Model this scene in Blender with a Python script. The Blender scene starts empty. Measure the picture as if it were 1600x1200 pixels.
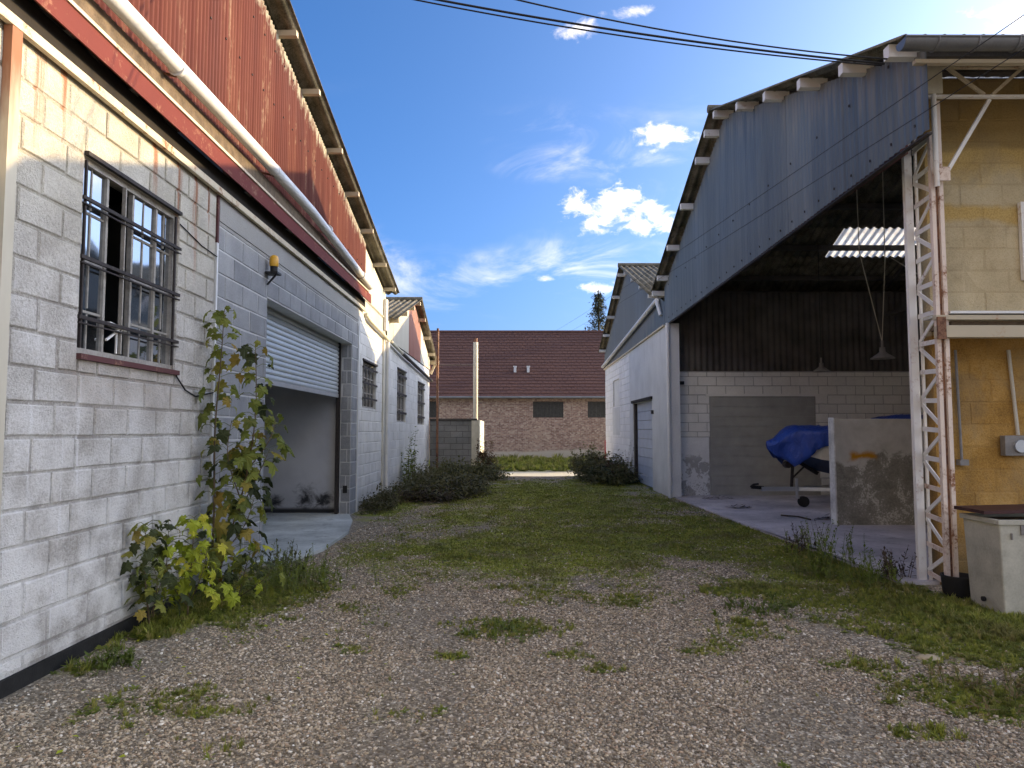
import bpy, math, random
from mathutils import Vector, Matrix, noise as mnoise
random.seed(7)
R = math.radians
sc = bpy.context.scene
COL = sc.collection

# ------------------------------------------------------------------ camera, sky, sun, exposure
cam_d = bpy.data.cameras.new('camera'); cam = bpy.data.objects.new('camera', cam_d); COL.objects.link(cam)
cam.location = (0, 0, 1.6)
cam.rotation_euler = (R(90) + math.atan(73/1110), 0, R(0.0))
cam_d.sensor_width = 36; cam_d.lens = 36*1110/1600; cam_d.clip_start = .05; cam_d.clip_end = 2000
sc.camera = cam
SUN_DIR = Vector((6.67, 1.9, 1.89)).normalized()
SUN_EL = math.asin(SUN_DIR.z); SUN_AZ = math.atan2(SUN_DIR.x, SUN_DIR.y)
sun_d = bpy.data.lights.new('sun', 'SUN'); sun_d.energy = 2.0; sun_d.angle = R(0.6); sun_d.color = (1, .82, .56)
sun = bpy.data.objects.new('sun', sun_d); COL.objects.link(sun)
sun.rotation_euler = SUN_DIR.to_track_quat('Z', 'Y').to_euler(); sun.location = (20, 6, 12)
sc.view_settings.view_transform = 'Standard'; sc.view_settings.look = 'None'
sc.view_settings.exposure = 1.9; sc.view_settings.use_white_balance = True; sc.view_settings.white_balance_temperature = 8400; sc.view_settings.gamma = 1; sc.view_settings.use_curve_mapping = False
sc.cycles.max_bounces = 8; sc.cycles.transparent_max_bounces = 12
sc.cycles.sample_clamp_indirect = 6

def build_world():
    w = bpy.data.worlds.new('World'); sc.world = w; w.use_nodes = True
    nt = w.node_tree; nt.nodes.clear(); n = nt.nodes.new; L = nt.links.new
    out = n('ShaderNodeOutputWorld'); bg = n('ShaderNodeBackground'); bg.inputs[1].default_value = .15
    sky = n('ShaderNodeTexSky'); sky.sky_type = 'NISHITA'; sky.sun_disc = False
    sky.sun_elevation = SUN_EL; sky.sun_rotation = SUN_AZ
    sky.air_density = 0.5; sky.dust_density = 5.0; sky.ozone_density = 6.0; sky.altitude = 100
    tc = n('ShaderNodeTexCoord'); sx = n('ShaderNodeSeparateXYZ'); L(tc.outputs['Generated'], sx.inputs[0])
    def m(op, a, b=None, c=None):
        q = n('ShaderNodeMath'); q.operation = op
        for i, v in enumerate((a, b, c)):
            if v is None: continue
            if isinstance(v, (int, float)): q.inputs[i].default_value = v
            else: L(v, q.inputs[i])
        return q.outputs[0]
    def rng(v, a, b, t0=0., t1=1.):
        q = n('ShaderNodeMapRange'); q.interpolation_type = 'SMOOTHSTEP'
        for i, x in enumerate((v, a, b, t0, t1)):
            if isinstance(x, (int, float)): q.inputs[i].default_value = x
            else: L(x, q.inputs[i])
        return q.outputs[0]
    az = m('ARCTAN2', sx.outputs[0], sx.outputs[1]); el = m('ARCSINE', sx.outputs[2])
    def vec(sa, se, off=0.):
        c = n('ShaderNodeCombineXYZ'); L(m('MULTIPLY', az, sa), c.inputs[0]); L(m('MULTIPLY', el, se), c.inputs[1]); c.inputs[2].default_value = off
        return c.outputs[0]
    def noi(v, s, d=6, r=.55, dist=0.):
        q = n('ShaderNodeTexNoise'); q.inputs['Scale'].default_value = s; q.inputs['Detail'].default_value = d
        q.inputs['Roughness'].default_value = r; q.inputs['Distortion'].default_value = dist; L(v, q.inputs['Vector']); return q.outputs[0]
    puff = noi(vec(15, 24), 1.9, 10, .62, .3)
    big = noi(vec(3.2, 8, 4.), 1.0, 4, .5)
    wisp = noi(vec(5, 11, 9.), 1.2, 7, .62, .9)
    total = None
    # the cumulus in view: (azimuth deg, elevation deg, half width, half height, strength)
    for a, e, ra, re, k in ((7.6, 17.6, 3.6, 1.9, 1.), (10.8, 16.6, 2.6, 1.5, .9), (12.4, 22.4, 2.9, 1.05, .85), (5.4, 30.2, 2.0, .8, .6), (7.0, 11.3, 1.7, .7, .6),
                            (11.2, 10.6, 2.6, 1.0, .6), (10, 31, 2.5, .5, .4), (2.8, 12.2, 1.0, .4, .4), (38, 24, 6, 3, .8), (-58, 20, 7, 3, .8), (75, 34, 9, 4, .8), (-110, 26, 9, 4, .8), (160, 22, 10, 4, .8), (120, 15, 7, 3, .8)):
        dx = m('DIVIDE', m('SUBTRACT', az, R(a)), R(ra)); dy = m('DIVIDE', m('SUBTRACT', el, R(e)), R(re))
        d = m('SQRT', m('ADD', m('MULTIPLY', dx, dx), m('MULTIPLY', dy, dy)))
        env = rng(d, .0, 1.75, 1., 0.)
        v = m('MULTIPLY', m('MULTIPLY', rng(m('ADD', m('MULTIPLY', env, .50), m('MULTIPLY', puff, 1.25)), .84, 1.32), rng(env, .02, .25)), k)
        total = v if total is None else m('MAXIMUM', total, v)
    # denser unseen cloud added outside the view to lift the ambient light
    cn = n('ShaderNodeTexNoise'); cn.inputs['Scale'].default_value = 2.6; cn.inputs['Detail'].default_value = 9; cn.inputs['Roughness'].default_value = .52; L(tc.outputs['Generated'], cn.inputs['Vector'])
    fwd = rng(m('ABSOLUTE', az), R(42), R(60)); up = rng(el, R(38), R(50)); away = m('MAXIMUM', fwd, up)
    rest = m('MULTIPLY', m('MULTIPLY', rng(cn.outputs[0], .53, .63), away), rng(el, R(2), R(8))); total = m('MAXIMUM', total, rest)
    ws = m('MULTIPLY', rng(wisp, .46, .85), rng(big, .42, .68)); ws = m('MULTIPLY', ws, rng(el, R(5), R(13)))
    ws = m('MULTIPLY', ws, rng(el, R(27), R(20)))
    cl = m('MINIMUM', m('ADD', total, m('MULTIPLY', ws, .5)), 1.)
    hs = n('ShaderNodeHueSaturation'); hs.inputs['Saturation'].default_value = 1.15; hs.inputs['Value'].default_value = 1.0
    L(sky.outputs[0], hs.inputs['Color'])
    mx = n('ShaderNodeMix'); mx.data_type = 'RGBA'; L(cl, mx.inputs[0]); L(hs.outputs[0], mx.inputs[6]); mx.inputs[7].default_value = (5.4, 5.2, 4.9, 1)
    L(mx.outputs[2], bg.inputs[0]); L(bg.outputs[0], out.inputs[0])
build_world()

# ------------------------------------------------------------------ material helper
class MT:
    def __init__(s, name, rough=.85, metal=0., spec=.35):
        s.m = bpy.data.materials.new(name); s.m.use_nodes = True
        s.nt = s.m.node_tree; s.p = s.nt.nodes['Principled BSDF']
        s.p.inputs['Roughness'].default_value = rough; s.p.inputs['Metallic'].default_value = metal
        s.p.inputs['Specular IOR Level'].default_value = spec
        s._pos = None; s._sep = None
    def n(s, t): return s.nt.nodes.new(t)
    def L(s, a, b): s.nt.links.new(a, b)
    def put(s, v, sock):
        if isinstance(v, (int, float)): sock.default_value = v
        elif isinstance(v, tuple): sock.default_value = v if len(v) == 4 or sock.type == 'VECTOR' else (*v, 1)
        else: s.L(v, sock)
    def pos(s):
        if s._pos is None: s._pos = s.n('ShaderNodeNewGeometry').outputs['Position']
        return s._pos
    def xyz(s, i):
        if s._sep is None: s._sep = s.n('ShaderNodeSeparateXYZ'); s.L(s.pos(), s._sep.inputs[0])
        return s._sep.outputs[i]
    def rand(s): return s.n('ShaderNodeObjectInfo').outputs['Random']
    def noise(s, scale, detail=5, st=(1, 1, 1), rough=.55, dist=0., off=(0, 0, 0)):
        mp = s.n('ShaderNodeMapping'); mp.inputs['Scale'].default_value = st; mp.inputs['Location'].default_value = off; s.L(s.pos(), mp.inputs[0])
        q = s.n('ShaderNodeTexNoise'); q.inputs['Scale'].default_value = scale; q.inputs['Detail'].default_value = detail
        q.inputs['Roughness'].default_value = rough; q.inputs['Distortion'].default_value = dist; s.L(mp.outputs[0], q.inputs['Vector']); return q.outputs[0]
    def vor(s, scale, out='Distance', st=(1, 1, 1)):
        mp = s.n('ShaderNodeMapping'); mp.inputs['Scale'].default_value = st; s.L(s.pos(), mp.inputs[0])
        q = s.n('ShaderNodeTexVoronoi'); q.inputs['Scale'].default_value = scale; s.L(mp.outputs[0], q.inputs['Vector']); return q.outputs[out]
    def math(s, op, a, b=0.):
        q = s.n('ShaderNodeMath'); q.operation = op; s.put(a, q.inputs[0]); s.put(b, q.inputs[1]); return q.outputs[0]
    def sm(s, v, a, b, t0=0., t1=1.):
        q = s.n('ShaderNodeMapRange'); q.interpolation_type = 'SMOOTHSTEP'
        for i, x in enumerate((v, a, b, t0, t1)): s.put(x, q.inputs[i])
        return q.outputs[0]
    def mix(s, f, a, b, mode='MIX'):
        q = s.n('ShaderNodeMix'); q.data_type = 'RGBA'; q.blend_type = mode; s.put(f, q.inputs[0]); s.put(a, q.inputs[6]); s.put(b, q.inputs[7]); return q.outputs[2]
    def ramp(s, f, stops, const=False):
        q = s.n('ShaderNodeValToRGB'); e = q.color_ramp.elements
        if const: q.color_ramp.interpolation = 'CONSTANT'
        while len(e) < len(stops): e.new(.5)
        for k, (p, c) in enumerate(stops): e[k].position = p; e[k].color = (*c, 1)
        s.put(f, q.inputs[0]); return q.outputs[0]
    def col(s, v): s.put(v, s.p.inputs['Base Color']); return s
    def rough(s, v): s.put(v, s.p.inputs['Roughness']); return s
    def bump(s, h, strength=.3, dist=.01):
        b = s.n('ShaderNodeBump'); b.inputs['Strength'].default_value = strength; b.inputs['Distance'].default_value = dist
        s.put(h, b.inputs['Height']); s.L(b.outputs[0], s.p.inputs['Normal']); return s
    def box(s, y0, y1, z0, z1, soft=.05, wob=None, ax=1):
        """soft mask of a rectangle in world (axis ax, z)"""
        y, z = s.xyz(ax), s.xyz(2)
        if wob is not None: y = s.math('ADD', y, wob); z = s.math('ADD', z, wob)
        a = s.math('MULTIPLY', s.sm(y, y0-soft, y0+soft), s.sm(y, y1+soft, y1-soft))
        b = s.math('MULTIPLY', s.sm(z, z0-soft, z0+soft), s.sm(z, z1+soft, z1-soft))
        return s.math('MULTIPLY', a, b)

def simple(name, c, rough=.8, metal=0., var=.25, scale=6, bump=.15, spec=.35, fine=60):
    m = MT(name, rough, metal, spec)
    n1 = m.noise(scale, 6); n2 = m.noise(fine, 3)
    f = m.math('ADD', m.math('MULTIPLY', n1, .7), m.math('MULTIPLY', n2, .3))
    m.col(m.ramp(f, [(.3, tuple(x*(1-var) for x in c)), (.7, tuple(min(1, x*(1+var)) for x in c))]))
    if bump: m.bump(n2, bump, .004)
    return m.m

MATS = {}
def mats():
    D = MATS
    # whitewashed near wall blocks
    def white(name, mortar=False):
        m = MT(name, .92)
        r = m.rand(); a = m.noise(3.2, 6); b = m.noise(46, 4, rough=.7); c = m.noise(150, 3)
        base = m.ramp(m.math('ADD', m.math('MULTIPLY', a, .45), m.math('MULTIPLY', b, .55)),
                      [(.36, (.29, .265, .23)), (.46, (.45, .425, .385)), (.54, (.62, .60, .565)), (.64, (.80, .785, .76))] if not mortar else
                      [(.38, (.13, .105, .085)), (.5, (.21, .18, .15)), (.60, (.50, .48, .44))])
        base = m.mix(.30, base, m.ramp(r, [(0, (.50, .47, .43)), (1, (.72, .70, .67))]))
        upz = m.sm(m.math('ADD', m.xyz(2), m.math('MULTIPLY', a, .8)), 2.7, 3.9); base = m.mix(m.math('MULTIPLY', upz, .5), base, (.50, .46, .35))  # sunlit cream tone put into the upper wall's colour
        grime = m.math('MULTIPLY', m.sm(m.noise(2.1, 8, rough=.75, dist=.6), .50, .64), .42); base = m.mix(grime, base, (.36, .335, .30))
        pores = m.sm(b, .60, .70)
        base = m.mix(m.math('MULTIPLY', pores, .55), base, (.26, .24, .21))
        # fresher paint low on the wall and paint runs
        low = m.math('MULTIPLY', m.sm(m.xyz(2), 2.1, .4), m.sm(a, .35, .6))
        base = m.mix(m.math('MULTIPLY', low, .65), base, (.82, .81, .775))
        run = m.math('MULTIPLY', m.sm(m.noise(9, 3, (1, 1, .06)), .64, .70), m.sm(m.xyz(2), 2.3, 1.6))
        base = m.mix(m.math('MULTIPLY', run, .5), base, (.82, .82, .81))
        # rust running down from the beam
        st = m.math('MULTIPLY', m.sm(m.noise(7.5, 3, (1, 1, .05), off=(0, 2.3, 0)), .58, .70), m.sm(m.math('ADD', m.xyz(2), m.math('MULTIPLY', a, .5)), 3.55, 4.1))
        for y0, w, zb in ((5.98, .035, 3.3), (6.42, .028, 3.1), (6.78, .03, 2.9), (4.25, .05, 3.55)):
            k = m.math('MULTIPLY', m.sm(m.math('ABSOLUTE', m.math('SUBTRACT', m.xyz(1), y0)), w*1.7, w*.3), m.sm(m.xyz(2), zb, zb+.7))
            st = m.math('MAXIMUM', st, m.math('MULTIPLY', k, m.sm(m.noise(12, 4, (1, 1, .15)), .3, .55)))
        base = m.mix(m.math('MULTIPLY', st, .85), base, (.32, .11, .045))
        # brown wash under the sill
        sill = m.box(4.9, 6.6, 1.75, 2.2, .2)
        base = m.mix(m.math('MULTIPLY', sill, m.sm(b, .4, .6, .1, .45)), base, (.40, .31, .24))
        m.col(base); m.bump(m.math('ADD', m.math('MULTIPLY', b, 1.), m.math('MULTIPLY', c, .5)), 1.0, .016)
        D[name] = m.m
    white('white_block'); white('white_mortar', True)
    # far white blocks / render of left and right rows, weak courses drawn by real joints elsewhere
    def wash(name, c0, c1, c2, dirt=.5, cool=False):
        m = MT(name, .9)
        a = m.noise(1.6, 7, rough=.6); b = m.noise(30, 4, rough=.65); v = m.noise(5, 4, (1, 1, .12))
        base = m.ramp(m.math('ADD', m.math('MULTIPLY', a, .6), m.math('MULTIPLY', b, .4)), [(.32, c0), (.5, c1), (.66, c2)])
        base = m.mix(.30, base, m.ramp(m.rand(), [(0, c0), (1, c2)]))
        base = m.mix(m.math('MULTIPLY', m.sm(v, .56, .72), dirt*.6), base, tuple(x*.55 for x in c1))
        low = m.math('MULTIPLY', m.sm(m.math('ADD', m.xyz(2), m.math('MULTIPLY', a, .9)), 1.15, .35), dirt)
        base = m.mix(low, base, tuple(x*.5 for x in c0))
        m.col(base); m.bump(b, .5, .01); D[name] = m.m
    wash('left_far_white', (.54, .53, .50), (.69, .68, .65), (.79, .78, .75))
    wash('right_white', (.58, .60, .61), (.74, .75, .76), (.82, .83, .83), .3)
    wash('left_cream', (.42, .40, .33), (.56, .53, .44), (.66, .63, .54))
    wash('right_render', (.46, .48, .49), (.58, .60, .61), (.68, .70, .70), .35)
    wash('inner_white', (.64, .63, .59), (.78, .77, .73), (.86, .85, .81), .25)
    wash('shed_block', (.15, .155, .15), (.22, .225, .22), (.30, .30, .29), .3)
    # mortar for the far walls: slightly darker than blocks
    D['far_mortar'] = simple('far_mortar', (.56, .56, .54), .95)
    D['inner_mortar'] = simple('inner_mortar', (.40, .39, .37), .95)
    D['shed_mortar'] = simple('shed_mortar', (.11, .11, .105), .95)
    # grey blocks
    m = MT('grey_block', .93)
    a = m.noise(4, 5); b = m.noise(55, 4, rough=.7)
    base = m.ramp(m.math('ADD', m.math('MULTIPLY', a, .5), m.math('MULTIPLY', b, .5)), [(.33, (.19, .20, .21)), (.5, (.285, .295, .305)), (.66, (.38, .39, .40))])
    base = m.mix(.38, base, m.ramp(m.rand(), [(0, (.17, .18, .20)), (.6, (.29, .30, .31)), (1, (.40, .405, .41))]))
    lip = m.sm(m.math('ADD', m.xyz(2), m.math('MULTIPLY', a, .25)), 3.75, 3.95)
    base = m.mix(m.math('MULTIPLY', lip, .6), base, (.40, .38, .34))
    m.col(base); m.bump(b, .7, .012); D['grey_block'] = m.m
    D['grey_mortar'] = simple('grey_mortar', (.52, .525, .525), .95, var=.15)
    D['grey_render'] = simple('grey_render', (.30, .305, .31), .9, var=.2, scale=2)
    # corrugated red sheets
    m = MT('red_sheet', .8, 0., .15)
    a = m.noise(1.1, 6, (1, 1, .35)); s1 = m.noise(6, 5, (1, 1, .05)); b = m.noise(38, 4); fl = m.noise(14, 6, (1, 1, .3), rough=.7)
    base = m.ramp(m.math('ADD', m.math('MULTIPLY', a, .5), m.math('MULTIPLY', s1, .5)), [(.36, (.065, .018, .016)), (.5, (.115, .033, .026)), (.64, (.17, .064, .046))])
    base = m.mix(.25, base, m.ramp(m.rand(), [(0, (.07, .020, .020)), (1, (.16, .055, .042))]))
    wear = m.math('MULTIPLY', m.sm(s1, .55, .66), m.sm(fl, .48, .64))
    base = m.mix(m.math('MULTIPLY', wear, .5), base, (.36, .25, .17))
    # bare lichen-grey band under the verge: distance below the verge line
    vz = m.math('ADD', m.math('MULTIPLY', m.math('SUBTRACT', m.xyz(1), 8.43), .222), m.xyz(2))
    dz = m.math('ADD', vz, m.math('MULTIPLY', fl, 1.0))
    base = m.mix(m.sm(dz, 7.12, 7.40), base, (.44, .42, .33))
    base = m.mix(m.math('MULTIPLY', m.sm(b, .6, .7), .3), base, (.10, .04, .03))
    m.col(base); m.rough(m.sm(a, .3, .7, .7, .9)); m.bump(b, .12, .004); D['red_sheet'] = m.m
    # rust painted steel
    def paint_rust(name, c, rust=.55, rough=.7):
        m = MT(name, rough, 0., .2)
        a = m.noise(4.5, 7, rough=.65); b = m.noise(30, 5, rough=.7)
        f = m.math('ADD', m.math('MULTIPLY', a, .6), m.math('MULTIPLY', b, .4))
        base = m.mix(m.noise(2.5, 4), tuple(x*.85 for x in c), tuple(min(1, x*1.12) for x in c))
        base = m.mix(m.sm(f, rust, rust+.07), base, (.20, .075, .035))
        base = m.mix(m.math('MULTIPLY', m.sm(f, rust-.06, rust+.02), .35), base, (.42, .24, .15))
        m.col(base); m.bump(b, .2, .003); D[name] = m.m
    paint_rust('red_steel', (.15, .032, .026), .60, .75)
    paint_rust('dark_red_steel', (.11, .045, .045), .62)
    paint_rust('cream_steel', (.60, .53, .40), .565)
    paint_rust('white_steel', (.78, .77, .74), .60)
    paint_rust('lace_steel', (.80, .79, .76), .60)
    paint_rust('pink_steel', (.74, .63, .55), .55)
    paint_rust('rust_steel', (.13, .06, .04), .50)
    paint_rust('cream_wood', (.50, .44, .33), .60)
    D['cream_paint'] = simple('cream_paint', (.62, .58, .46), .7, var=.15)
    m = MT('post_paint', .75); k = m.sm(m.math('ADD', m.xyz(2), m.math('MULTIPLY', m.noise(9, 5, (1, 1, .2)), .9)), 3.75, 4.3)
    m.col(m.mix(m.math('MULTIPLY', k, .9), m.mix(m.noise(5, 5, (1, 1, .3)), (.42, .38, .30), (.60, .56, .46)), (.26, .085, .035))); D['post_paint'] = m.m
    D['beige_post'] = simple('beige_post', (.50, .47, .40), .75, var=.2, scale=3)
    D['pvc'] = simple('pvc', (.66, .67, .67), .4, var=.12, scale=3, bump=.03, spec=.5)
    D['dark_gap'] = simple('dark_gap', (.022, .018, .015), .9, var=.3)
    D['brown_board'] = simple('brown_board', (.13, .095, .065), .9, var=.5, scale=9)
    D['bitumen'] = simple('bitumen', (.014, .014, .014), .75, var=.5, scale=14, bump=.5)
    D['black'] = simple('black', (.012, .012, .013), .55, var=.3)
    D['rubber'] = simple('rubber', (.016, .016, .017), .8, var=.3)
    D['bar_steel'] = simple('bar_steel', (.035, .028, .026), .7, var=.5, scale=20)
    D['frame_paint'] = simple('frame_paint', (.30, .28, .25), .7, var=.35, scale=14)
    D['zinc'] = simple('zinc', (.16, .17, .18), .45, .35, .25, 3, .05, .5)
    D['pale_blue'] = simple('pale_blue', (.36, .44, .56), .5, 0., .15, 3, .05); D['galv'] = simple('galv', (.50, .53, .56), .38, .55, .12, 3, .04, .5)
    m = MT('shutter_steel', .4, .3, .5)
    m.col(m.mix(m.noise(2.2, 5, (1, 1, 4)), (.44, .49, .52), (.60, .65, .68))); m.bump(m.noise(40, 3), .05, .002); D['shutter_steel'] = m.m
    # blue grey sheet
    for nm, c0, c1, c2 in (('blue_sheet', (.062, .088, .110), (.096, .130, .158), (.135, .172, .198)), ('galv_sheet', (.085, .115, .135), (.12, .155, .175), (.18, .215, .235))):
        m = MT(nm, .5, 0., .45)
        a = m.noise(1.4, 5, (1, 1, .4)); s1 = m.noise(7, 5, (1, 1, .06)); b = m.noise(40, 4); fl = m.noise(9, 6, (1, 1, .35), rough=.7)
        base = m.ramp(m.math('ADD', m.math('MULTIPLY', a, .5), m.math('MULTIPLY', s1, .5)), [(.36, c0), (.5, c1), (.64, c2)])
        base = m.mix(.22, base, m.ramp(m.rand(), [(0, c0), (1, c2)]))
        dn = m.math('SUBTRACT', m.math('ADD', m.xyz(2), m.math('MULTIPLY', m.math('ABSOLUTE', m.math('SUBTRACT', m.xyz(1), 12.35)), .358)), m.math('MULTIPLY', m.sm(s1, .35, .65), -.55))
        base = m.mix(m.math('MULTIPLY', m.sm(dn, 7.05, 7.5), .5), base, (.20, .195, .175))
        base = m.mix(m.math('MULTIPLY', m.sm(fl, .66, .78), .2), base, (.20, .22, .24))
        m.col(base); m.rough(m.sm(a, .3, .7, .42, .65)); m.bump(b, .08, .003); D[nm] = m.m
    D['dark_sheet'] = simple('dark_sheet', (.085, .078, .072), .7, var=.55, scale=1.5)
    # fibre cement roof, mossy
    m = MT('fibre_roof', .95)
    a = m.noise(3, 7, rough=.65); b = m.noise(50, 4)
    base = m.ramp(m.math('ADD', m.math('MULTIPLY', a, .6), m.math('MULTIPLY', b, .4)), [(.36, (.055, .052, .030)), (.5, (.15, .135, .10)), (.64, (.26, .24, .20))])
    m.col(base); m.bump(b, .5, .01); D['fibre_roof'] = m.m
    # skylight sheet: fibreglass, dirty
    m = MT('grp_sheet', .6); nt = m.nt
    tr = m.n('ShaderNodeBsdfTranslucent'); mx = m.n('ShaderNodeMixShader'); mx.inputs[0].default_value = .8
    m.put(m.mix(m.noise(7, 5), (.55, .56, .56), (.92, .93, .93)), tr.inputs[0]); m.col((.7, .7, .7))
    m.L(m.p.outputs[0], mx.inputs[1]); m.L(tr.outputs[0], mx.inputs[2]); m.L(mx.outputs[0], nt.nodes['Material Output'].inputs[0]); D['grp_sheet'] = m.m
    # ochre blocks
    def ochre(name, mortar=False):
        m = MT(name, .93)
        a = m.noise(2.0, 7, rough=.6); b = m.noise(60, 4, rough=.7); z = m.xyz(2)
        lo = m.ramp(m.math('ADD', m.math('MULTIPLY', a, .55), m.math('MULTIPLY', b, .45)), [(.36, (.20, .10, .022)), (.5, (.44, .235, .055)), (.62, (.60, .37, .13))])
        up = m.ramp(m.math('ADD', m.math('MULTIPLY', a, .5), m.math('MULTIPLY', b, .5)), [(.33, (.36, .29, .17)), (.5, (.54, .44, .275)), (.66, (.68, .59, .40))])
        yel = m.ramp(b, [(.35, (.42, .26, .07)), (.65, (.68, .46, .15))])
        zz = m.math('ADD', z, m.math('MULTIPLY', a, .25))
        band = m.math('ADD', m.math('MULTIPLY', m.sm(zz, 3.93, 4.02), m.sm(zz, 4.18, 4.10)), m.sm(m.math('ADD', z, m.math('MULTIPLY', a, .9)), 4.65, 5.0))
        up = m.mix(m.math('MULTIPLY', band, .85), up, yel)
        base = m.mix(m.sm(z, 2.60, 2.62), lo, up)
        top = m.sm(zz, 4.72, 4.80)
        base = m.mix(m.math('MULTIPLY', top, .55), base, (.17, .115, .05))  # top rows darkened in the colour for shade under the eaves
        base = m.mix(m.math('MULTIPLY', m.sm(m.noise(1.3, 7, rough=.7, dist=.8), .48, .66), .45), base, (.26, .19, .11)); base = m.mix(.08, base, m.ramp(m.rand(), [(0, (.2, .13, .05)), (1, (.6, .5, .3))]))
        base = m.mix(m.math('MULTIPLY', m.sm(b, .58, .70), .5), base, (.18, .13, .07))
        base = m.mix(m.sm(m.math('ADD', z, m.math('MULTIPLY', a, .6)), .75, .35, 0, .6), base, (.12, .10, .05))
        if mortar: base = m.mix(.15, base, (.26, .18, .09))
        m.col(base); m.bump(b, .8, .012); D[name] = m.m
    ochre('ochre_block'); ochre('ochre_mortar', True)
    # brick (far): courses and joints are below a pixel there
    m = MT('brick', .93)
    mp = m.n('ShaderNodeMapping'); mp.inputs['Rotation'].default_value = (R(90), 0, 0); m.L(m.pos(), mp.inputs[0])
    q = m.n('ShaderNodeTexBrick'); q.inputs['Scale'].default_value = 1; q.inputs['Brick Width'].default_value = .24; q.inputs['Row Height'].default_value = .08
    q.inputs['Mortar Size'].default_value = .010; q.inputs['Color1'].default_value = (.21, .115, .090, 1); q.inputs['Color2'].default_value = (.36, .235, .185, 1); q.inputs['Mortar'].default_value = (.34, .30, .26, 1)
    q.inputs['Bias'].default_value = 0.; m.L(mp.outputs[0], q.inputs['Vector'])
    a = m.noise(.6, 6, rough=.6); c = m.noise(14, 4)
    base = m.mix(m.sm(a, .45, .65, 0, .35), q.outputs[0], (.40, .30, .23))
    cell = m.n('ShaderNodeSeparateColor'); m.L(m.vor(9, 'Color', (1, 1, 1.6)), cell.inputs[0]); base = m.mix(m.sm(cell.outputs[0], .5, .9, 0, .55), base, (.15, .09, .085)); base = m.mix(m.sm(cell.outputs[1], .7, .95, 0, .5), base, (.50, .42, .34))
    base = m.mix(m.sm(m.math('ADD', m.xyz(2), m.math('MULTIPLY', a, .5)), .86, .72), base, (.42, .38, .32))
    m.col(base); D['brick'] = m.m
    m = MT('roof_tile', .9)
    base = m.mix(m.noise(.5, 6), (.070, .033, .030), (.110, .056, .048)); base = m.mix(m.sm(m.noise(16, 3, (1, 3, 3)), .45, .7, 0, .5), base, (.19, .10, .08))
    m.col(base); D['roof_tile'] = m.m
    D['dark_window'] = simple('dark_window', (.045, .045, .042), .5, var=.4, scale=8)
    # glass
    m = MT('glass', .06, 0., .5); m.col((.02, .026, .03)); m.p.inputs['Specular IOR Level'].default_value = 1.0
    m.p.inputs['IOR'].default_value = 2.0
    gl = m.n('ShaderNodeBsdfGlossy'); gl.inputs['Roughness'].default_value = .05; gl.inputs[0].default_value = (.75, .80, .85, 1); mx = m.n('ShaderNodeMixShader'); mx.inputs[0].default_value = .55
    m.bump(m.noise(4, 3), .10, .004); m.L(m.p.inputs['Normal'].links[0].from_socket, gl.inputs['Normal'])
    m.L(m.p.outputs[0], mx.inputs[1]); m.L(gl.outputs[0], mx.inputs[2]); m.L(mx.outputs[0], m.nt.nodes['Material Output'].inputs[0]); D['glass'] = m.m
    m = MT('dirty_glass', .2); m.col(m.mix(m.noise(9, 4), (.05, .06, .062), (.16, .17, .17))); m.p.inputs['Specular IOR Level'].default_value = .6; D['dirty_glass'] = m.m
    # concrete
    def conc(name, c, sc_=1.2, stain=.5, sp=.3):
        m = MT(name, .82, 0., .35)
        a = m.noise(sc_, 8, rough=.62); b = m.noise(22, 5, rough=.7); cr = m.noise(4.5, 6, rough=.7, off=(3, 1, 7))
        base = m.ramp(m.math('ADD', m.math('MULTIPLY', a, .7), m.math('MULTIPLY', b, .3)), [(.34, tuple(x*.6 for x in c)), (.5, c), (.64, tuple(x*1.35 for x in c))])
        base = m.mix(m.math('MULTIPLY', m.sm(cr, .56, .68), stain), base, tuple(x*.42 for x in c))
        m.col(base); m.bump(b, sp, .006); D[name] = m.m
    conc('slab', (.50, .465, .48), .9, .55); conc('apron', (.44, .475, .455), 1.4, .5); conc('panel_edge', (.60, .61, .60), 3, .3)
    conc('coping', (.07, .065, .06), 3)
    # leaning concrete panel, plaster patches and ochre blot
    m = MT('panel', .9)
    a = m.noise(3.0, 8, rough=.65, dist=.4); b = m.noise(34, 5, rough=.7); z = m.xyz(2); x = m.xyz(0)
    base = m.ramp(a, [(.35, (.42, .42, .40)), (.65, (.56, .56, .54))])
    low = m.sm(m.math('ADD', m.math('ADD', z, m.math('MULTIPLY', a, .7)), m.math('MULTIPLY', m.sm(x, 5.4, 6.8), -.2)), 1.42, 1.34)
    base = m.mix(low, base, m.ramp(m.math('ADD', m.math('MULTIPLY', a, .6), m.math('MULTIPLY', b, .4)), [(.38, (.17, .165, .145)), (.53, (.28, .275, .245)), (.57, (.52, .515, .49)), (.7, (.66, .655, .63))]))
    wob = m.math('MULTIPLY', m.math('SUBTRACT', m.noise(6, 4), .5), .18)
    blot = m.box(5.66, 6.10, 1.12, 1.24, .05, wob, 0)
    base = m.mix(blot, base, (.46, .21, .015)); m.col(base); m.bump(b, .5, .01); D['panel'] = m.m
    # plastered part of the hangar side wall: peeling white
    m = MT('peeling', .9)
    a = m.noise(3.4, 8, rough=.68, dist=.5); b = m.noise(30, 5, rough=.7); z = m.xyz(2)
    base = m.ramp(m.math('ADD', m.math('MULTIPLY', a, .6), m.math('MULTIPLY', b, .4)), [(.35, (.66, .67, .67)), (.6, (.82, .83, .83))])
    pe = m.math('MULTIPLY', m.sm(a, .50, .55), m.sm(z, 1.15, .85))
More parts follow.
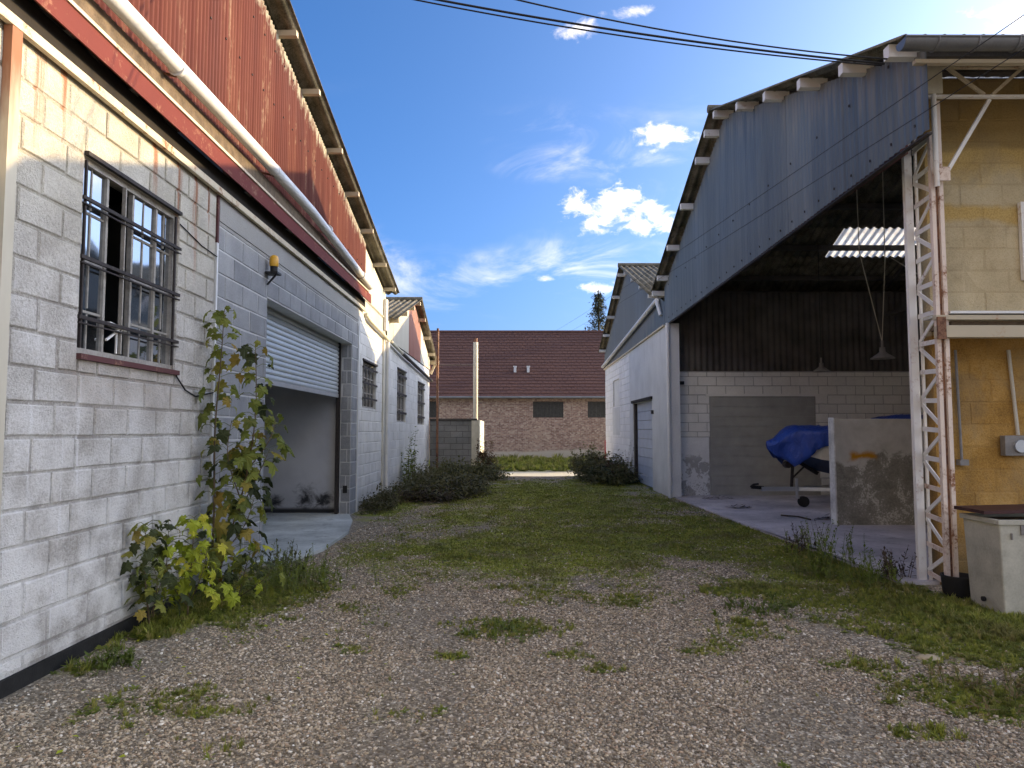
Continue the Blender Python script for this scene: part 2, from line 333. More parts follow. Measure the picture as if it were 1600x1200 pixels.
    base = m.mix(m.math('MULTIPLY', pe, .7), base, (.24, .23, .215)); pe2 = m.math('MULTIPLY', m.sm(b, .55, .6), m.sm(z, .5, .2)); base = m.mix(pe2, base, (.20, .19, .17))
    h = m.math('MULTIPLY', pe, -1.); m.col(base); m.bump(h, .6, .02); D['peeling'] = m.m
    D['grey_infill'] = simple('grey_infill', (.33, .33, .31), .9, var=.18, scale=3)
    # soot stained garage wall
    m = MT('garage_wall', .9)
    a = m.noise(1.2, 7); z = m.xyz(2); x = m.xyz(0)
    base = m.ramp(a, [(.35, (.42, .42, .43)), (.65, (.56, .56, .57))])
    so = None
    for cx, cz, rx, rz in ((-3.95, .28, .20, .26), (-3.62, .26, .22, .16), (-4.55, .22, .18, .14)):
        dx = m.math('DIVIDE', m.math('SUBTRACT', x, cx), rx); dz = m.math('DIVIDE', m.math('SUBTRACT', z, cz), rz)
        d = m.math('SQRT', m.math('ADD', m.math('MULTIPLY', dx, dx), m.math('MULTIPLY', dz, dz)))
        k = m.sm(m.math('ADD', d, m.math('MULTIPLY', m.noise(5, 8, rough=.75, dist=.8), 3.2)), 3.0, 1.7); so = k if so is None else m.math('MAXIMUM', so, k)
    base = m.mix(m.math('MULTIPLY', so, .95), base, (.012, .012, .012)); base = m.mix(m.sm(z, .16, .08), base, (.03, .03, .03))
    m.col(base); m.bump(m.noise(30, 4), .2, .006); D['garage_wall'] = m.m
    # ground: gravel earth, moss by vertex mask
    m = MT('ground', .95)
    at = m.n('ShaderNodeAttribute'); at.attribute_name = 'green'; g = at.outputs['Fac']
    v = m.vor(55, 'Color'); v2 = m.vor(55, 'Distance'); a = m.noise(1.1, 6); b = m.noise(24, 5, rough=.7); f = m.noise(90, 3)
    hsv = m.n('ShaderNodeSeparateColor'); m.L(v, hsv.inputs[0])
    grav = m.ramp(hsv.outputs[0], [(0, (.11, .09, .065)), (.35, (.23, .19, .135)), (.7, (.35, .295, .215)), (.93, (.50, .44, .34)), (1, (.72, .67, .56))])
    grav = m.mix(m.math('MULTIPLY', m.sm(v2, .35, .6), .4), grav, (.08, .065, .05))
    grav = m.mix(m.sm(a, .4, .65, .0, .35), grav, (.19, .165, .13))
    moss = m.ramp(m.math('ADD', m.math('MULTIPLY', b, .6), m.math('MULTIPLY', f, .4)), [(.35, (.10, .12, .018)), (.5, (.26, .30, .032)), (.66, (.42, .44, .07))])
    fac = m.math('MULTIPLY', m.sm(m.math('ADD', g, m.math('MULTIPLY', m.math('SUBTRACT', b, .5), 1.1)), .12, .72), .93)
    moss = m.mix(m.sm(m.noise(1.7, 5, rough=.65), .46, .64, 0, .75), moss, (.20, .165, .10)); base = m.mix(fac, grav, moss)
    at2 = m.n('ShaderNodeAttribute'); at2.attribute_name = 'sunlit_road'; base = m.mix(m.math('MULTIPLY', at2.outputs['Fac'], .9), base, m.ramp(b, [(.3, (.52, .48, .38)), (.7, (.66, .62, .50))]))  # pale strip across the lane end, lifted in colour to read as sunlit
    m.col(base); m.bump(m.math('ADD', v2, m.math('MULTIPLY', b, .8)), .7, .012); D['ground'] = m.m
    # instanced pebbles
    m = MT('pebble', .8)
    m.col(m.mix(.12, m.ramp(m.rand(), [(0, (.13, .105, .075)), (.20, (.32, .255, .175)), (.38, (.44, .36, .25)), (.52, (.22, .19, .14)), (.64, (.54, .45, .33)), (.78, (.38, .27, .18)), (.87, (.60, .52, .42)), (.965, (.78, .74, .65))], True), m.ramp(m.noise(60, 3), [(.3, (.12, .09, .07)), (.7, (.4, .34, .28))])))
    D['pebble'] = m.m
    def leafmat(name, stops, trans=.35, rough=.55):
        m = MT(name, rough, 0., .3); nt = m.nt
        c = m.ramp(m.rand(), stops)
        if name == 'grass_blade': c = m.mix(m.sm(m.noise(1.7, 5, rough=.65), .48, .66, 0, .62), c, (.15, .125, .055)); c = m.mix(m.sm(m.noise(2.6, 5, off=(5, 2, 0)), .5, .64, 0, .5), c, (.05, .085, .02))
        c = m.mix(.35, c, m.mix(m.noise(30, 4), (.03, .045, .012), stops[-1][1]))
        m.col(c); tr = m.n('ShaderNodeBsdfTranslucent'); m.put(c, tr.inputs[0]); mx = m.n('ShaderNodeMixShader'); mx.inputs[0].default_value = trans
        m.L(m.p.outputs[0], mx.inputs[1]); m.L(tr.outputs[0], mx.inputs[2]); m.L(mx.outputs[0], nt.nodes['Material Output'].inputs[0]); D[name] = m.m
    leafmat('maple_leaf', [(0, (.06, .12, .025)), (.45, (.13, .22, .04)), (.75, (.26, .31, .06)), (1, (.42, .27, .06))])
    leafmat('lime_leaf', [(0, (.24, .36, .03)), (.6, (.42, .52, .05)), (1, (.62, .55, .07))])
    leafmat('dark_leaf', [(0, (.028, .042, .016)), (1, (.07, .085, .03))])
    leafmat('bramble_leaf', [(0, (.06, .07, .025)), (.5, (.12, .14, .045)), (.8, (.19, .17, .075)), (1, (.30, .21, .11))])
    leafmat('red_leaf', [(0, (.06, .04, .02)), (1, (.14, .07, .03))])
    leafmat('grass_blade', [(0, (.10, .15, .014)), (.5, (.24, .31, .032)), (.8, (.38, .42, .055)), (1, (.50, .42, .17))])
    leafmat('weed_leaf', [(0, (.07, .12, .018)), (.7, (.15, .22, .03)), (1, (.28, .30, .06))])
    leafmat('dry_weed', [(0, (.05, .035, .03)), (1, (.13, .09, .065))])
    leafmat('conifer', [(0, (.05, .065, .045)), (1, (.11, .12, .075))], .1)
    D['stem'] = simple('stem', (.13, .09, .055), .85); D['green_stem'] = simple('green_stem', (.13, .16, .05), .8); D['bark'] = simple('bark', (.07, .055, .04), .95)
    m = MT('tarp', .42, 0., .5); m.col(m.mix(m.noise(5, 6), (.006, .035, .22), (.012, .075, .42))); m.bump(m.noise(7, 5, (1, 1, .6), dist=1.2), .8, .05); D['tarp'] = m.m
    D['hull'] = simple('hull', (.78, .74, .64), .4, var=.15, scale=3, bump=.03, spec=.5); D['hull_blue'] = simple('hull_blue', (.03, .05, .10), .4, bump=.03)
    D['bin'] = simple('bin', (.42, .41, .345), .65, var=.28, scale=5, bump=.15); D['lid'] = simple('lid', (.055, .018, .018), .5, var=.2)
    D['amber'] = simple('amber', (.70, .36, .03), .3, var=.15, spec=.6); D['box_grey'] = simple('box_grey', (.22, .21, .20), .6); D['red'] = simple('red', (.25, .03, .03), .5)
    D['stone'] = simple('stone', (.40, .33, .22), .85); D['wire'] = simple('wire', (.015, .015, .016), .7)
mats()

# ------------------------------------------------------------------ object helpers
def tag(o, label=None, cat=None, group=None, kind=None):
    for k, v in (('label', label), ('category', cat), ('group', group), ('kind', kind)):
        if v: o[k] = v
    return o
def empty(name, loc, label, cat, group=None):
    o = bpy.data.objects.new(name, None); COL.objects.link(o); o.location = loc; o.empty_display_size = .2
    return tag(o, label, cat, group)
def wloc(o):
    v = Vector((0, 0, 0))
    while o is not None: v += o.location; o = o.parent
    return v
class B:
    def __init__(s): s.v = []; s.f = []; s.sm = []
    def add(s, vs, fs, smooth=False):
        k = len(s.v); s.v += [tuple(v) for v in vs]; s.f += [tuple(i+k for i in f) for f in fs]; s.sm += [smooth]*len(fs); return s
    def box(s, x0, y0, z0, x1, y1, z1):
        x0, x1 = sorted((x0, x1)); y0, y1 = sorted((y0, y1)); z0, z1 = sorted((z0, z1))
        return s.add([(x0, y0, z0), (x1, y0, z0), (x1, y1, z0), (x0, y1, z0), (x0, y0, z1), (x1, y0, z1), (x1, y1, z1), (x0, y1, z1)],
                     [(0, 3, 2, 1), (4, 5, 6, 7), (0, 1, 5, 4), (1, 2, 6, 5), (2, 3, 7, 6), (3, 0, 4, 7)])
    def bar(s, a, b, w, h, up=(0, 0, 1)):
        """square bar from a to b"""
        a, b = Vector(a), Vector(b); d = (b-a).normalized(); u = Vector(up)
        if abs(d.dot(u)) > .98: u = Vector((1, 0, 0))
        r = d.cross(u).normalized()*w/2; t = r.cross(d).normalized()*h/2
        vs = [p + i*r + j*t for p in (a, b) for i, j in ((-1, -1), (1, -1), (1, 1), (-1, 1))]
        return s.add(vs, [(0, 1, 2, 3), (7, 6, 5, 4), (0, 4, 5, 1), (1, 5, 6, 2), (2, 6, 7, 3), (3, 7, 4, 0)])
    def tube(s, path, r, n=8, caps=True):
        P = [Vector(p) for p in path]; rr = r if isinstance(r, (list, tuple)) else [r]*len(P)
        vs = []; prev = None
        for i, p in enumerate(P):
            d = (P[min(i+1, len(P)-1)] - P[max(i-1, 0)]).normalized()
            if prev is None:
                u = Vector((0, 0, 1)) if abs(d.z) < .9 else Vector((1, 0, 0)); x = d.cross(u).normalized()
            else: x = (prev - d*prev.dot(d)).normalized()
            prev = x; y = d.cross(x)
            vs += [p + (x*math.cos(2*math.pi*k/n) + y*math.sin(2*math.pi*k/n))*rr[i] for k in range(n)]
        fs = [(i*n+k, i*n+(k+1) % n, (i+1)*n+(k+1) % n, (i+1)*n+k) for i in range(len(P)-1) for k in range(n)]
        s.add(vs, fs, True)
        if caps: s.add([vs[k] for k in range(n)], [tuple(reversed(range(n)))]); s.add([vs[-n+k] for k in range(n)], [tuple(range(n))])
        return s
    def prism(s, poly, axis, a0, a1):
        """extrude a 2D polygon along axis (0: poly=(y,z), 1: poly=(x,z), 2: poly=(x,y))"""
        def P(p, a): return (a, p[0], p[1]) if axis == 0 else ((p[0], a, p[1]) if axis == 1 else (p[0], p[1], a))
        n = len(poly); vs = [P(p, a0) for p in poly] + [P(p, a1) for p in poly]
        return s.add(vs, [tuple(reversed(range(n))), tuple(range(n, 2*n))] + [(i, (i+1) % n, n+(i+1) % n, n+i) for i in range(n)])
    def lathe(s, c, prof, n=16):
        vs = [(c[0]+r*math.cos(2*math.pi*k/n), c[1]+r*math.sin(2*math.pi*k/n), c[2]+z) for r, z in prof for k in range(n)]
        return s.add(vs, [(i*n+k, i*n+(k+1) % n, (i+1)*n+(k+1) % n, (i+1)*n+k) for i in range(len(prof)-1) for k in range(n)], True)
    def mesh(s, name, off=Vector((0, 0, 0))):
        me = bpy.data.meshes.new(name); me.from_pydata([(v[0]-off[0], v[1]-off[1], v[2]-off[2]) for v in s.v], [], s.f)
        me.polygons.foreach_set('use_smooth', s.sm); me.update(); return me
    def build(s, name, mat, parent=None, bevel=0.):
        if parent is not None: off = wloc(parent)
        else:
            xs = [v[0] for v in s.v]; ys = [v[1] for v in s.v]; zs = [v[2] for v in s.v]
            off = Vector(((min(xs)+max(xs))/2, (min(ys)+max(ys))/2, min(zs)))
        me = s.mesh(name, off); o = bpy.data.objects.new(name, me); COL.objects.link(o)
        me.materials.append(MATS[mat] if isinstance(mat, str) else mat)
        if parent is not None: o.parent = parent
        else: o.location = off
        if bevel:
            md = o.modifiers.new('b', 'BEVEL'); md.width = bevel; md.segments = 2; md.limit_method = 'ANGLE'
        return o
def box(name, mat, parent, *a, bevel=0.): return B().box(*a).build(name, mat, parent, bevel)

# block meshes: unit block, front face towards -Y, x and z from -.5 to .5 scaled by the object
_bm = {}
def block_mesh(mat, L, H, k, proud=.012):
    key = (mat, round(L, 3), round(H, 3), k)
    if key in _bm: return _bm[key]
    rr = random.Random(k*31+7); b = .009; hx, hz = L/2, H/2
    j = lambda s: (rr.random()-.5)*s
    outer = [(-hx, -hz), (hx, -hz), (hx, hz), (-hx, hz)]
    vs = [(x, .03, z) for x, z in outer]; vs += [(x, -proud+b+j(.002), z) for x, z in outer]
    vs += [(x*(1-b/hx)+j(.006), -proud+j(.004), z*(1-b/hz)+j(.006)) for x, z in outer]
    vs.append((j(.05), -proud-.001+j(.003), j(.03)))
    fs = []
    for i in range(4):
        n = (i+1) % 4; fs += [(i, n, 4+n, 4+i), (4+i, 4+n, 8+n, 8+i), (8+i, 8+n, 12)]
    me = bpy.data.meshes.new('block'); me.from_pydata(vs, [], fs); me.materials.append(MATS[mat]); me.update(); _bm[key] = me
    return me
def cut(rect, holes):
    out = [rect]
    for h in holes:
        nx = []
        for (a, b, c, d) in out:
            ha, hb, hc, hd = h
            if hb <= a or ha >= b or hd <= c or hc >= d: nx.append((a, b, c, d)); continue
            if ha > a: nx.append((a, ha, c, d))
            if hb < b: nx.append((hb, b, c, d))
            m0, m1 = max(a, ha), min(b, hb)
            if hc > c: nx.append((m0, m1, c, hc))
            if hd < d: nx.append((m0, m1, hd, d))
        out = nx
    return [r for r in out if r[1]-r[0] > .035 and r[3]-r[2] > .035]
def lay(parent, mat, face, plane, u0, u1, z0, z1, L, H, holes=(), zoff=0., joint=.014, name='block', proud=.012, uoff=0., rag=.0):
    """running bond of single blocks; face: '+X', '-X', '-Y'; plane = mortar face"""
    rot = {'-Y': 0, '+X': R(90), '-X': R(-90)}[face]; base = wloc(parent); n = 0; rr = random.Random(int(u0*100)+int(z1*10))
    k0 = int(math.floor((z0-zoff)/H))
    for k in range(k0, int((z1-zoff)/H)+1):
        za, zb = max(z0, zoff+k*H), min(z1, zoff+(k+1)*H)
        if zb-za < .04: continue
        off = (L/2 if k % 2 else 0) + uoff + rr.uniform(-.02, .02)
        i = int((u0-off)/L)-1
        while off+i*L < u1:
            ua, ub = max(u0, off+i*L), min(u1, off+(i+1)*L); i += 1
            if ub-ua < .05: continue
            for (a, b, c, d) in cut((ua, ub, za, zb), holes):
                w, h = b-a-joint+rr.uniform(-rag, rag), d-c-joint+rr.uniform(-rag, rag)
                me = block_mesh(mat, L-joint, H-joint, rr.randrange(8), proud)
                o = bpy.data.objects.new(name, me); COL.objects.link(o); o.parent = parent
                u = (a+b)/2; z = (c+d)/2; dd = rr.uniform(-.003, .003)
                p = {'-Y': (u, plane+dd, z), '+X': (plane+dd, u, z), '-X': (plane+dd, u, z)}[face]
                o.location = Vector(p)-base; o.rotation_euler = (rr.uniform(-.004, .004), 0, rot+rr.uniform(-.006, .006)); o.scale = (w/(L-joint), 1, h/(H-joint)); n += 1
    return n
def wall_with_holes(b, axis, p0, p1, u0, u1, z0, z1, holes):
    us = sorted({u0, u1, *[min(max(h[0], u0), u1) for h in holes], *[min(max(h[1], u0), u1) for h in holes]})
    for ua, ub in zip(us, us[1:]):
        if ub-ua < 1e-4: continue
        hz = sorted([(h[2], h[3]) for h in holes if h[0] < (ua+ub)/2 < h[1]]); z = z0
        for c, d in hz:
            if c > z: b.box(*((p0, ua, z, p1, ub, c) if axis == 0 else (ua, p0, z, ub, p1, c)))
            z = d
        if z < z1: b.box(*((p0, ua, z, p1, ub, z1) if axis == 0 else (ua, p0, z, ub, p1, z1)))
    return b
def corr(name, mat, parent, axis, plane, u0, u1, zb, zt, pitch=.076, amp=.009, steps=6, rows=3):
    """vertical corrugated sheet; axis 0: plane x, runs along y; axis 1: plane y, runs along x; trapezoid ribs"""
    n = max(2, int((u1-u0)/pitch*steps)); vs = []; fs = []
    for i in range(n+1):
        u = u0+(u1-u0)*i/n; w = amp*math.sin(2*math.pi*u/pitch)
        a, b_ = zb(u), zt(u)
        for r in range(rows+1):
            z = a+(b_-a)*r/rows; p = plane+w
            vs.append((p, u, z) if axis == 0 else (u, p, z))
    q = rows+1
    fs = [(i*q+r, (i+1)*q+r, (i+1)*q+r+1, i*q+r+1) for i in range(n) for r in range(rows)]
    return B().add(vs, fs, True).build(name, mat, parent)
def roof(name, mat, parent, x0, x1, a, b, pitch=.177, amp=.027, thick=.008):
    n = int((x1-x0)/pitch*8); vs = []; d = Vector((0, b[0]-a[0], b[1]-a[1])).normalized(); nr = Vector((0, -d.z, d.y)); nr = nr if nr.z > 0 else -nr
    for i in range(n+1):
        x = x0+(x1-x0)*i/n; w = amp*math.sin(2*math.pi*x/pitch)
        for t in (0, 1):
            p = Vector((x, a[0]+(b[0]-a[0])*t, a[1]+(b[1]-a[1])*t)) + nr*w; vs.append(tuple(p))
    o = B().add(vs, [(i*2, i*2+2, i*2+3, i*2+1) for i in range(n)], True).build(name, mat, parent)
    md = o.modifiers.new('s', 'SOLIDIFY'); md.thickness = thick
    return o
# unlinked source library + geometry nodes scatter
def scatter(name, pts, rots, scls, srcs, label=None, parent=None):
    me = bpy.data.meshes.new(name); me.from_pydata(pts, [], []); n = len(pts)
    for nm, ty, data in (('rot', 'FLOAT_VECTOR', [c for r in rots for c in r]), ('scl', 'FLOAT_VECTOR', [c for r in scls for c in r])):
        a = me.attributes.new(nm, ty, 'POINT'); a.data.foreach_set('vector', data)
    a = me.attributes.new('idx', 'INT', 'POINT'); a.data.foreach_set('value', [random.randrange(len(srcs)) for _ in range(n)])
    o = bpy.data.objects.new(name, me); COL.objects.link(o)
    lib = bpy.data.collections.new(name+'_source')
    for i, s_ in enumerate(srcs):
        so = bpy.data.objects.new('%s_src_%02d' % (name, i), s_); lib.objects.link(so)
    ng = bpy.data.node_groups.new(name+'_scatter', 'GeometryNodeTree')
    ng.interface.new_socket('Geometry', in_out='INPUT', socket_type='NodeSocketGeometry'); ng.interface.new_socket('Geometry', in_out='OUTPUT', socket_type='NodeSocketGeometry')
    N = ng.nodes.new; Lk = ng.links.new
    gi, go = N('NodeGroupInput'), N('NodeGroupOutput'); ip = N('GeometryNodeInstanceOnPoints'); ci = N('GeometryNodeCollectionInfo')
    ci.inputs['Collection'].default_value = lib; ci.inputs['Separate Children'].default_value = True; ci.inputs['Reset Children'].default_value = True
    def at(nm, ty):
        q = N('GeometryNodeInputNamedAttribute'); q.data_type = ty; q.inputs[0].default_value = nm; return q.outputs[0]
    m2p = N('GeometryNodeMeshToPoints'); Lk(gi.outputs[0], m2p.inputs[0]); Lk(m2p.outputs[0], ip.inputs['Points'])
    Lk(ci.outputs[0], ip.inputs['Instance']); ip.inputs['Pick Instance'].default_value = True
    Lk(at('idx', 'INT'), ip.inputs['Instance Index']); Lk(at('rot', 'FLOAT_VECTOR'), ip.inputs['Rotation']); Lk(at('scl', 'FLOAT_VECTOR'), ip.inputs['Scale'])
    Lk(ip.outputs[0], go.inputs[0]); md = o.modifiers.new('scatter', 'NODES'); md.node_group = ng
    tag(o, label, None, None, 'stuff'); return o

# ------------------------------------------------------------------ ground
def sstep(a, b, x):
    t = min(1, max(0, (x-a)/(b-a))); return t*t*(3-2*t)
def ell(x, y, cx, cy, rx, ry): return max(0., 1-math.hypot((x-cx)/rx, (y-cy)/ry))
def gz(x, y):
    z = -.34*sstep(25, 28, y)+.42*sstep(31.5, 37.5, y)
    if -3 < x < 4 and y < 30: z += .02*mnoise.noise(Vector((x*.7, y*.7, 1)))*sstep(0, .8, x+3)*sstep(0, .8, 3.9-x)
    return z
GREEN = [(.2, 9.7, 2.7, 2.1, 2.3), (2.0, 10.8, 2.7, 2.3, 2.4), (3.4, 11.4, 1.5, 3.4, 1.7), (3.6, 8.8, 1.1, 2.2, 2.2), (2.9, 7.4, 1.3, .9, 1.4), (3.7, 6.4, 1.2, 1.1, 1.9), (3.7, 5.3, .9, .9, 1.8), (3.0, 4.35, .8, .40, 1.5),
         (-1.3, 10.3, 1.0, 1.3, 1.1), (-1.0, 13.2, 1.1, 3.2, 1.2), (1.2, 13.8, 3.0, 3.2, 1.7), (.9, 17.5, 3.6, 6.5, 1.7), (3.1, 16, 1.2, 4, 1.2), (-2.5, 7.2, .75, 1.5, 1.8), (-2.8, 6.1, .4, .9, 1.5), (-2.85, 4.9, .22, .3, .8),
         (-.05, 5.9, .6, .55, .75), (-2.4, 16, .8, 4, 1.6), (-2.0, 20, 1.8, 4, 1.8), (3.0, 22, 1.4, 4, 1.8), (0, 35.4, 14, 2.6, 2.5), (-.5, 4.1, .3, .2, .6), (-2.0, 4.35, .4, .3, .7), (2.3, 4.9, .35, .25, .7), (-1.5, 6.6, .3, .25, .6), (1.9, 5.9, .5, .4, .8), (-.5, 7.6, 1.6, .7, .5), (.9, 6.9, 1.2, .5, .45), (-1.75, 4.15, .25, .15, .9), (1.5, 5.35, .45, .22, .7), (.35, 5.2, .25, .12, .6), (-.4, 5.15, .2, .1, .8), (.6, 4.9, .2, .1, .6), (2.2, 3.9, .25, .15, .8), (-1.2, 5.3, .2, .14, .6), (2.9, 6.1, .5, .25, .9), (-.9, 8.1, .3, .15, .9), (1.2, 7.7, .6, .5, .5)]
def green(x, y):
    g = 0.
    for cx, cy, rx, ry, k in GREEN:
        if abs(x-cx) < rx and abs(y-cy) < ry: g = max(g, k*.8*ell(x, y, cx, cy, rx*1.15, ry*1.15))
    nz = mnoise.noise(Vector((x*1.3, y*.9, 3)))*.45+mnoise.noise(Vector((x*3.1, y*2.6, 8)))*.42+mnoise.noise(Vector((x*9, y*8, 2)))*.25
    return max(0., min(1., g*.85+nz*(.5+min(g, .5)))) if g > 0 else max(0., nz*.6-.04)
def ground():
    def grid(xs, ys, name):
        vs = [(x, y, gz(x, y)) for y in ys for x in xs]; nx = len(xs)
        fs = [(j*nx+i, j*nx+i+1, (j+1)*nx+i+1, (j+1)*nx+i) for j in range(len(ys)-1) for i in range(nx-1)]
        me = bpy.data.meshes.new(name); me.from_pydata(vs, [], fs)
        a = me.attributes.new('green', 'FLOAT', 'POINT'); a.data.foreach_set('value', [green(v[0], v[1]) for v in vs])
        a = me.attributes.new('sunlit_road', 'FLOAT', 'POINT'); a.data.foreach_set('value', [sstep(27.3, 27.8, v[1]+.05*mnoise.noise(Vector((v[0], 0, 0))))*sstep(33.0, 32.5, v[1]) for v in vs])
        me.polygons.foreach_set('use_smooth', [True]*len(fs)); me.materials.append(MATS['ground'])
        o = bpy.data.objects.new(name, me); COL.objects.link(o); tag(o, kind='structure')
    def rngf(a, b, s):
        n = int(round((b-a)/s)); return [a+(b-a)*i/n for i in range(n+1)]
    xs = [-600, -200, -60, -25]+rngf(-12, -3.6, 1.2)+rngf(-3.3, 4.6, .06)+rngf(5, 20, 1.5)+[40, 120, 400, 600]
    ys = [-600, -100, -30, -8, 0]+rngf(1.5, 12, .06)+rngf(12.15, 39, .15)+[45, 60, 120, 400, 900]
    grid(xs, ys, 'ground')
ground()

# ------------------------------------------------------------------ left row, first workshop
LX = -3.07
def vz(y): return 6.86-(y-8.43)*.2225    # underside line of the left verge
W1 = (5.0, 6.44, 2.15, 3.585); DR = (8.85, 13.6, -.01, 3.27)
def bars_window(par, face_x, y0, y1, z0, z1, ncol, rows, s=1, inset=.10):
    w = B(); f = empty_part('window', par, (face_x, (y0+y1)/2, z0))
    fr = B(); d = inset
    for (a, b, c, e) in ((y0, y1, z0, z0+.04), (y0, y1, z1-.04, z1)): fr.box(face_x-s*d, a, c, face_x-s*(d-.04), b, e)
    for i in range(ncol+1):
        y = y0+(y1-y0-.035)*i/ncol; fr.box(face_x-s*d, y, z0+.04, face_x-s*(d-.04), y+.035, z1-.04)
    for r in range(1, rows):
        z = z0+(z1-z0)*r/rows; fr.box(face_x-s*(d-.003), y0+.02, z-.012, face_x-s*(d-.030), y1-.02, z+.012)
    fr.build('frame', 'frame_paint', f)
    return f
def empty_part(name, par, loc):
    o = bpy.data.objects.new(name, None); COL.objects.link(o); o.parent = par; o.location = Vector(loc)-wloc(par); o.empty_display_size = .1; return o
def left_building():
    T = empty('workshop_building', (LX, 4, 0), 'long white block workshop with red corrugated gable and half open roller door on the left', 'building')
    bk = LX-.012
    # near white wall
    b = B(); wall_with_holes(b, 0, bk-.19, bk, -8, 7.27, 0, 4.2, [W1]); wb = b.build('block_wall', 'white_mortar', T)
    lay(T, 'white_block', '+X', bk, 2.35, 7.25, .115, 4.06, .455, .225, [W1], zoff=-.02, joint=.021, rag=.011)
    B().box(bk+.001, -8, 0, LX+.018, 7.2, .10).build('plinth', 'bitumen', T)
    # grey infill with the door
    b = B(); wall_with_holes(b, 0, bk-.20, bk+.002, 7.275, 14.15, 0, 4.2, [DR]); b.build('grey_block_wall', 'grey_mortar', T)
    lay(T, 'grey_block', '+X', bk+.002, 7.33, 14.10, 0, 3.80, .50, .25, [(DR[0]-.008, DR[1]+.008, -1, DR[3]+.01)], joint=.013, proud=.007)
    B().box(bk+.003, 7.33, 3.80, LX+.004, 14.10, 4.05).build('lintel', 'grey_block', T)
    # far jamb blocks face the camera
    lay(T, 'grey_block', '-Y', DR[1]-.001, bk-.195, bk+.005, 0, 3.25, .21, .25, joint=.013, proud=.006)
    box('joint_strip', 'pvc', T, LX-.01, 7.262, 0, LX+.012, 7.30, 3.55); box('joint_strip', 'dark_red_steel', T, LX-.01, 7.262, 3.55, LX+.012, 7.30, 4.05)
    box('corner_strip', 'pvc', T, LX-.01, 14.13, 0, LX+.012, 14.20, 3.7)
    # far white wall to the party line
    hs = [(14.6, 16.05, 2.08, 3.05)]
    b = B(); wall_with_holes(b, 0, bk-.2, bk-.004, 14.2, 17.2, 0, 4.98, hs); b.build('block_wall', 'left_far_white', T)
    lay(T, 'left_far_white', '+X', bk-.004, 14.22, 17.0, .05, 4.0, .455, .225, hs, joint=.012, proud=.008)
    B().prism([(14.5, 3.9), (17.15, 3.9), (17.15, vz(17.15)-.02), (14.5, vz(14.5)-.02)], 0, bk-.1, bk+.002).build('rendered_gable', 'left_cream', T)
    # red corrugated gable sheets
    y = -2.0; k = 0
    while y < 14.5:
        y1 = min(y+.835, 14.52)
        s_ = corr('cladding_sheet', 'red_sheet', T, 0, LX+.02+(.004 if k % 2 else 0), y, y1+.03, lambda u: 4.46, lambda u: min(vz(u), vz(4.2)-(4.2-u)*.2225)-.02, amp=.013, steps=8, rows=2)
        y = y1; k += 1
        if y1 >= 14.5: break
    b = B(); yy = 3.1
    while yy < 14.4:
        for zz in (4.95, 5.75, 6.45):
            if zz < vz(yy)-.15: b.box(LX+.032, yy-.009, zz-.009, LX+.044, yy+.009, zz+.009)
        yy += .38
    tag(b.build('sheet_screws', 'bar_steel', T), kind='stuff')
    # roof
    roof('roof_slope', 'fibre_roof', T, -12, LX+.30, (4.2, vz(4.2)+.10), (17.35, vz(17.35)+.10))
    roof('roof_slope', 'fibre_roof', T, -12, LX+.30, (4.2, vz(4.2)+.10), (-8, vz(4.2)+.10-12.2*.2225))
    for py in (4.5, 6.1, 7.5, 8.95, 10.05, 11.45, 12.75, 14.1, 15.6, 16.9):
        z = vz(py); B().box(-11.8, py-.04, z-.02, LX+.27, py+.04, z+.055).build('purlin', 'cream_wood', T)
    b = B()
    for i in range(60): # soffit board hidden behind sheets, dark
        pass
    # other sides of the building
    for nm, a in (('rear_wall', (-12, -8, 0, -11.8, 17.2, 4.2)), ('side_wall', (-11.8, -8, 0, LX-.22, -7.8, 4.0)), ('side_wall', (-11.8, 17.0, 0, LX-.22, 17.19, 4.6))):
        box(nm, 'left_far_white', T, *a)
    box('partition_wall', 'garage_wall', T, -11.8, 7.9, 0, LX-.22, 8.1, 5.0); box('partition_wall', 'garage_wall', T, -11.8, 13.75, 0, LX-.215, 13.9, 5.0)
    B().prism([(-11.8, 4.15), (LX-.22, 4.15), (LX-.22, 4.25), (-11.8, 4.25)], 1, -7.8, 17).build('ceiling', 'dark_gap', T)
    # steel edge beam, fascia, board
    box('bottom_flange', 'cream_steel', T, LX+.015, -3, 4.055, LX+.055, 14.55, 4.12)
    box('beam_web', 'dark_gap', T, LX+.012, -3, 4.127, LX+.035, 14.55, 4.30)
    box('fascia_beam', 'red_steel', T, LX+.138, -3, 4.235, LX+.15, 14.6, 4.41); box('beam_shade_fill', 'dark_gap', T, LX+.036, -3, 4.34, LX+.137, 14.6, 4.405)  # web and filler coloured near-black for the shade inside the beam
    box('beam_lip', 'cream_steel', T, LX+.03, -3, 4.412, LX+.165, 14.3, 4.44)
    box('backing_board', 'brown_board', T, LX+.032, -3, 4.442, LX+.09, 14.4, 4.66)
    # gutter pipe along the eave
    path = [(LX+.20, -3, 4.71), (LX+.20, 4.5, 4.70), (LX+.20, 8, 4.745), (LX+.20, 10, 4.74), (LX+.19, 12.5, 4.62), (LX+.18, 14.3, 4.52)]
    B().tube(path, .068, 14).build('gutter_pipe', 'pvc', T)
    for yy in (3.4, 5.9, 8.4, 10.9, 13.4):
        z = 4.70 if yy < 6 else (4.745 if yy < 9 else 4.73 if yy < 11.5 else 4.57)
        B().tube([(LX+.20, yy-.02, z), (LX+.20, yy+.02, z)], .074, 14).build('pipe_collar', 'pvc', T); B().bar((LX+.03, yy, z-.03), (LX+.2, yy, z-.07), .02, .02).build('pipe_bracket', 'rust_steel', T)
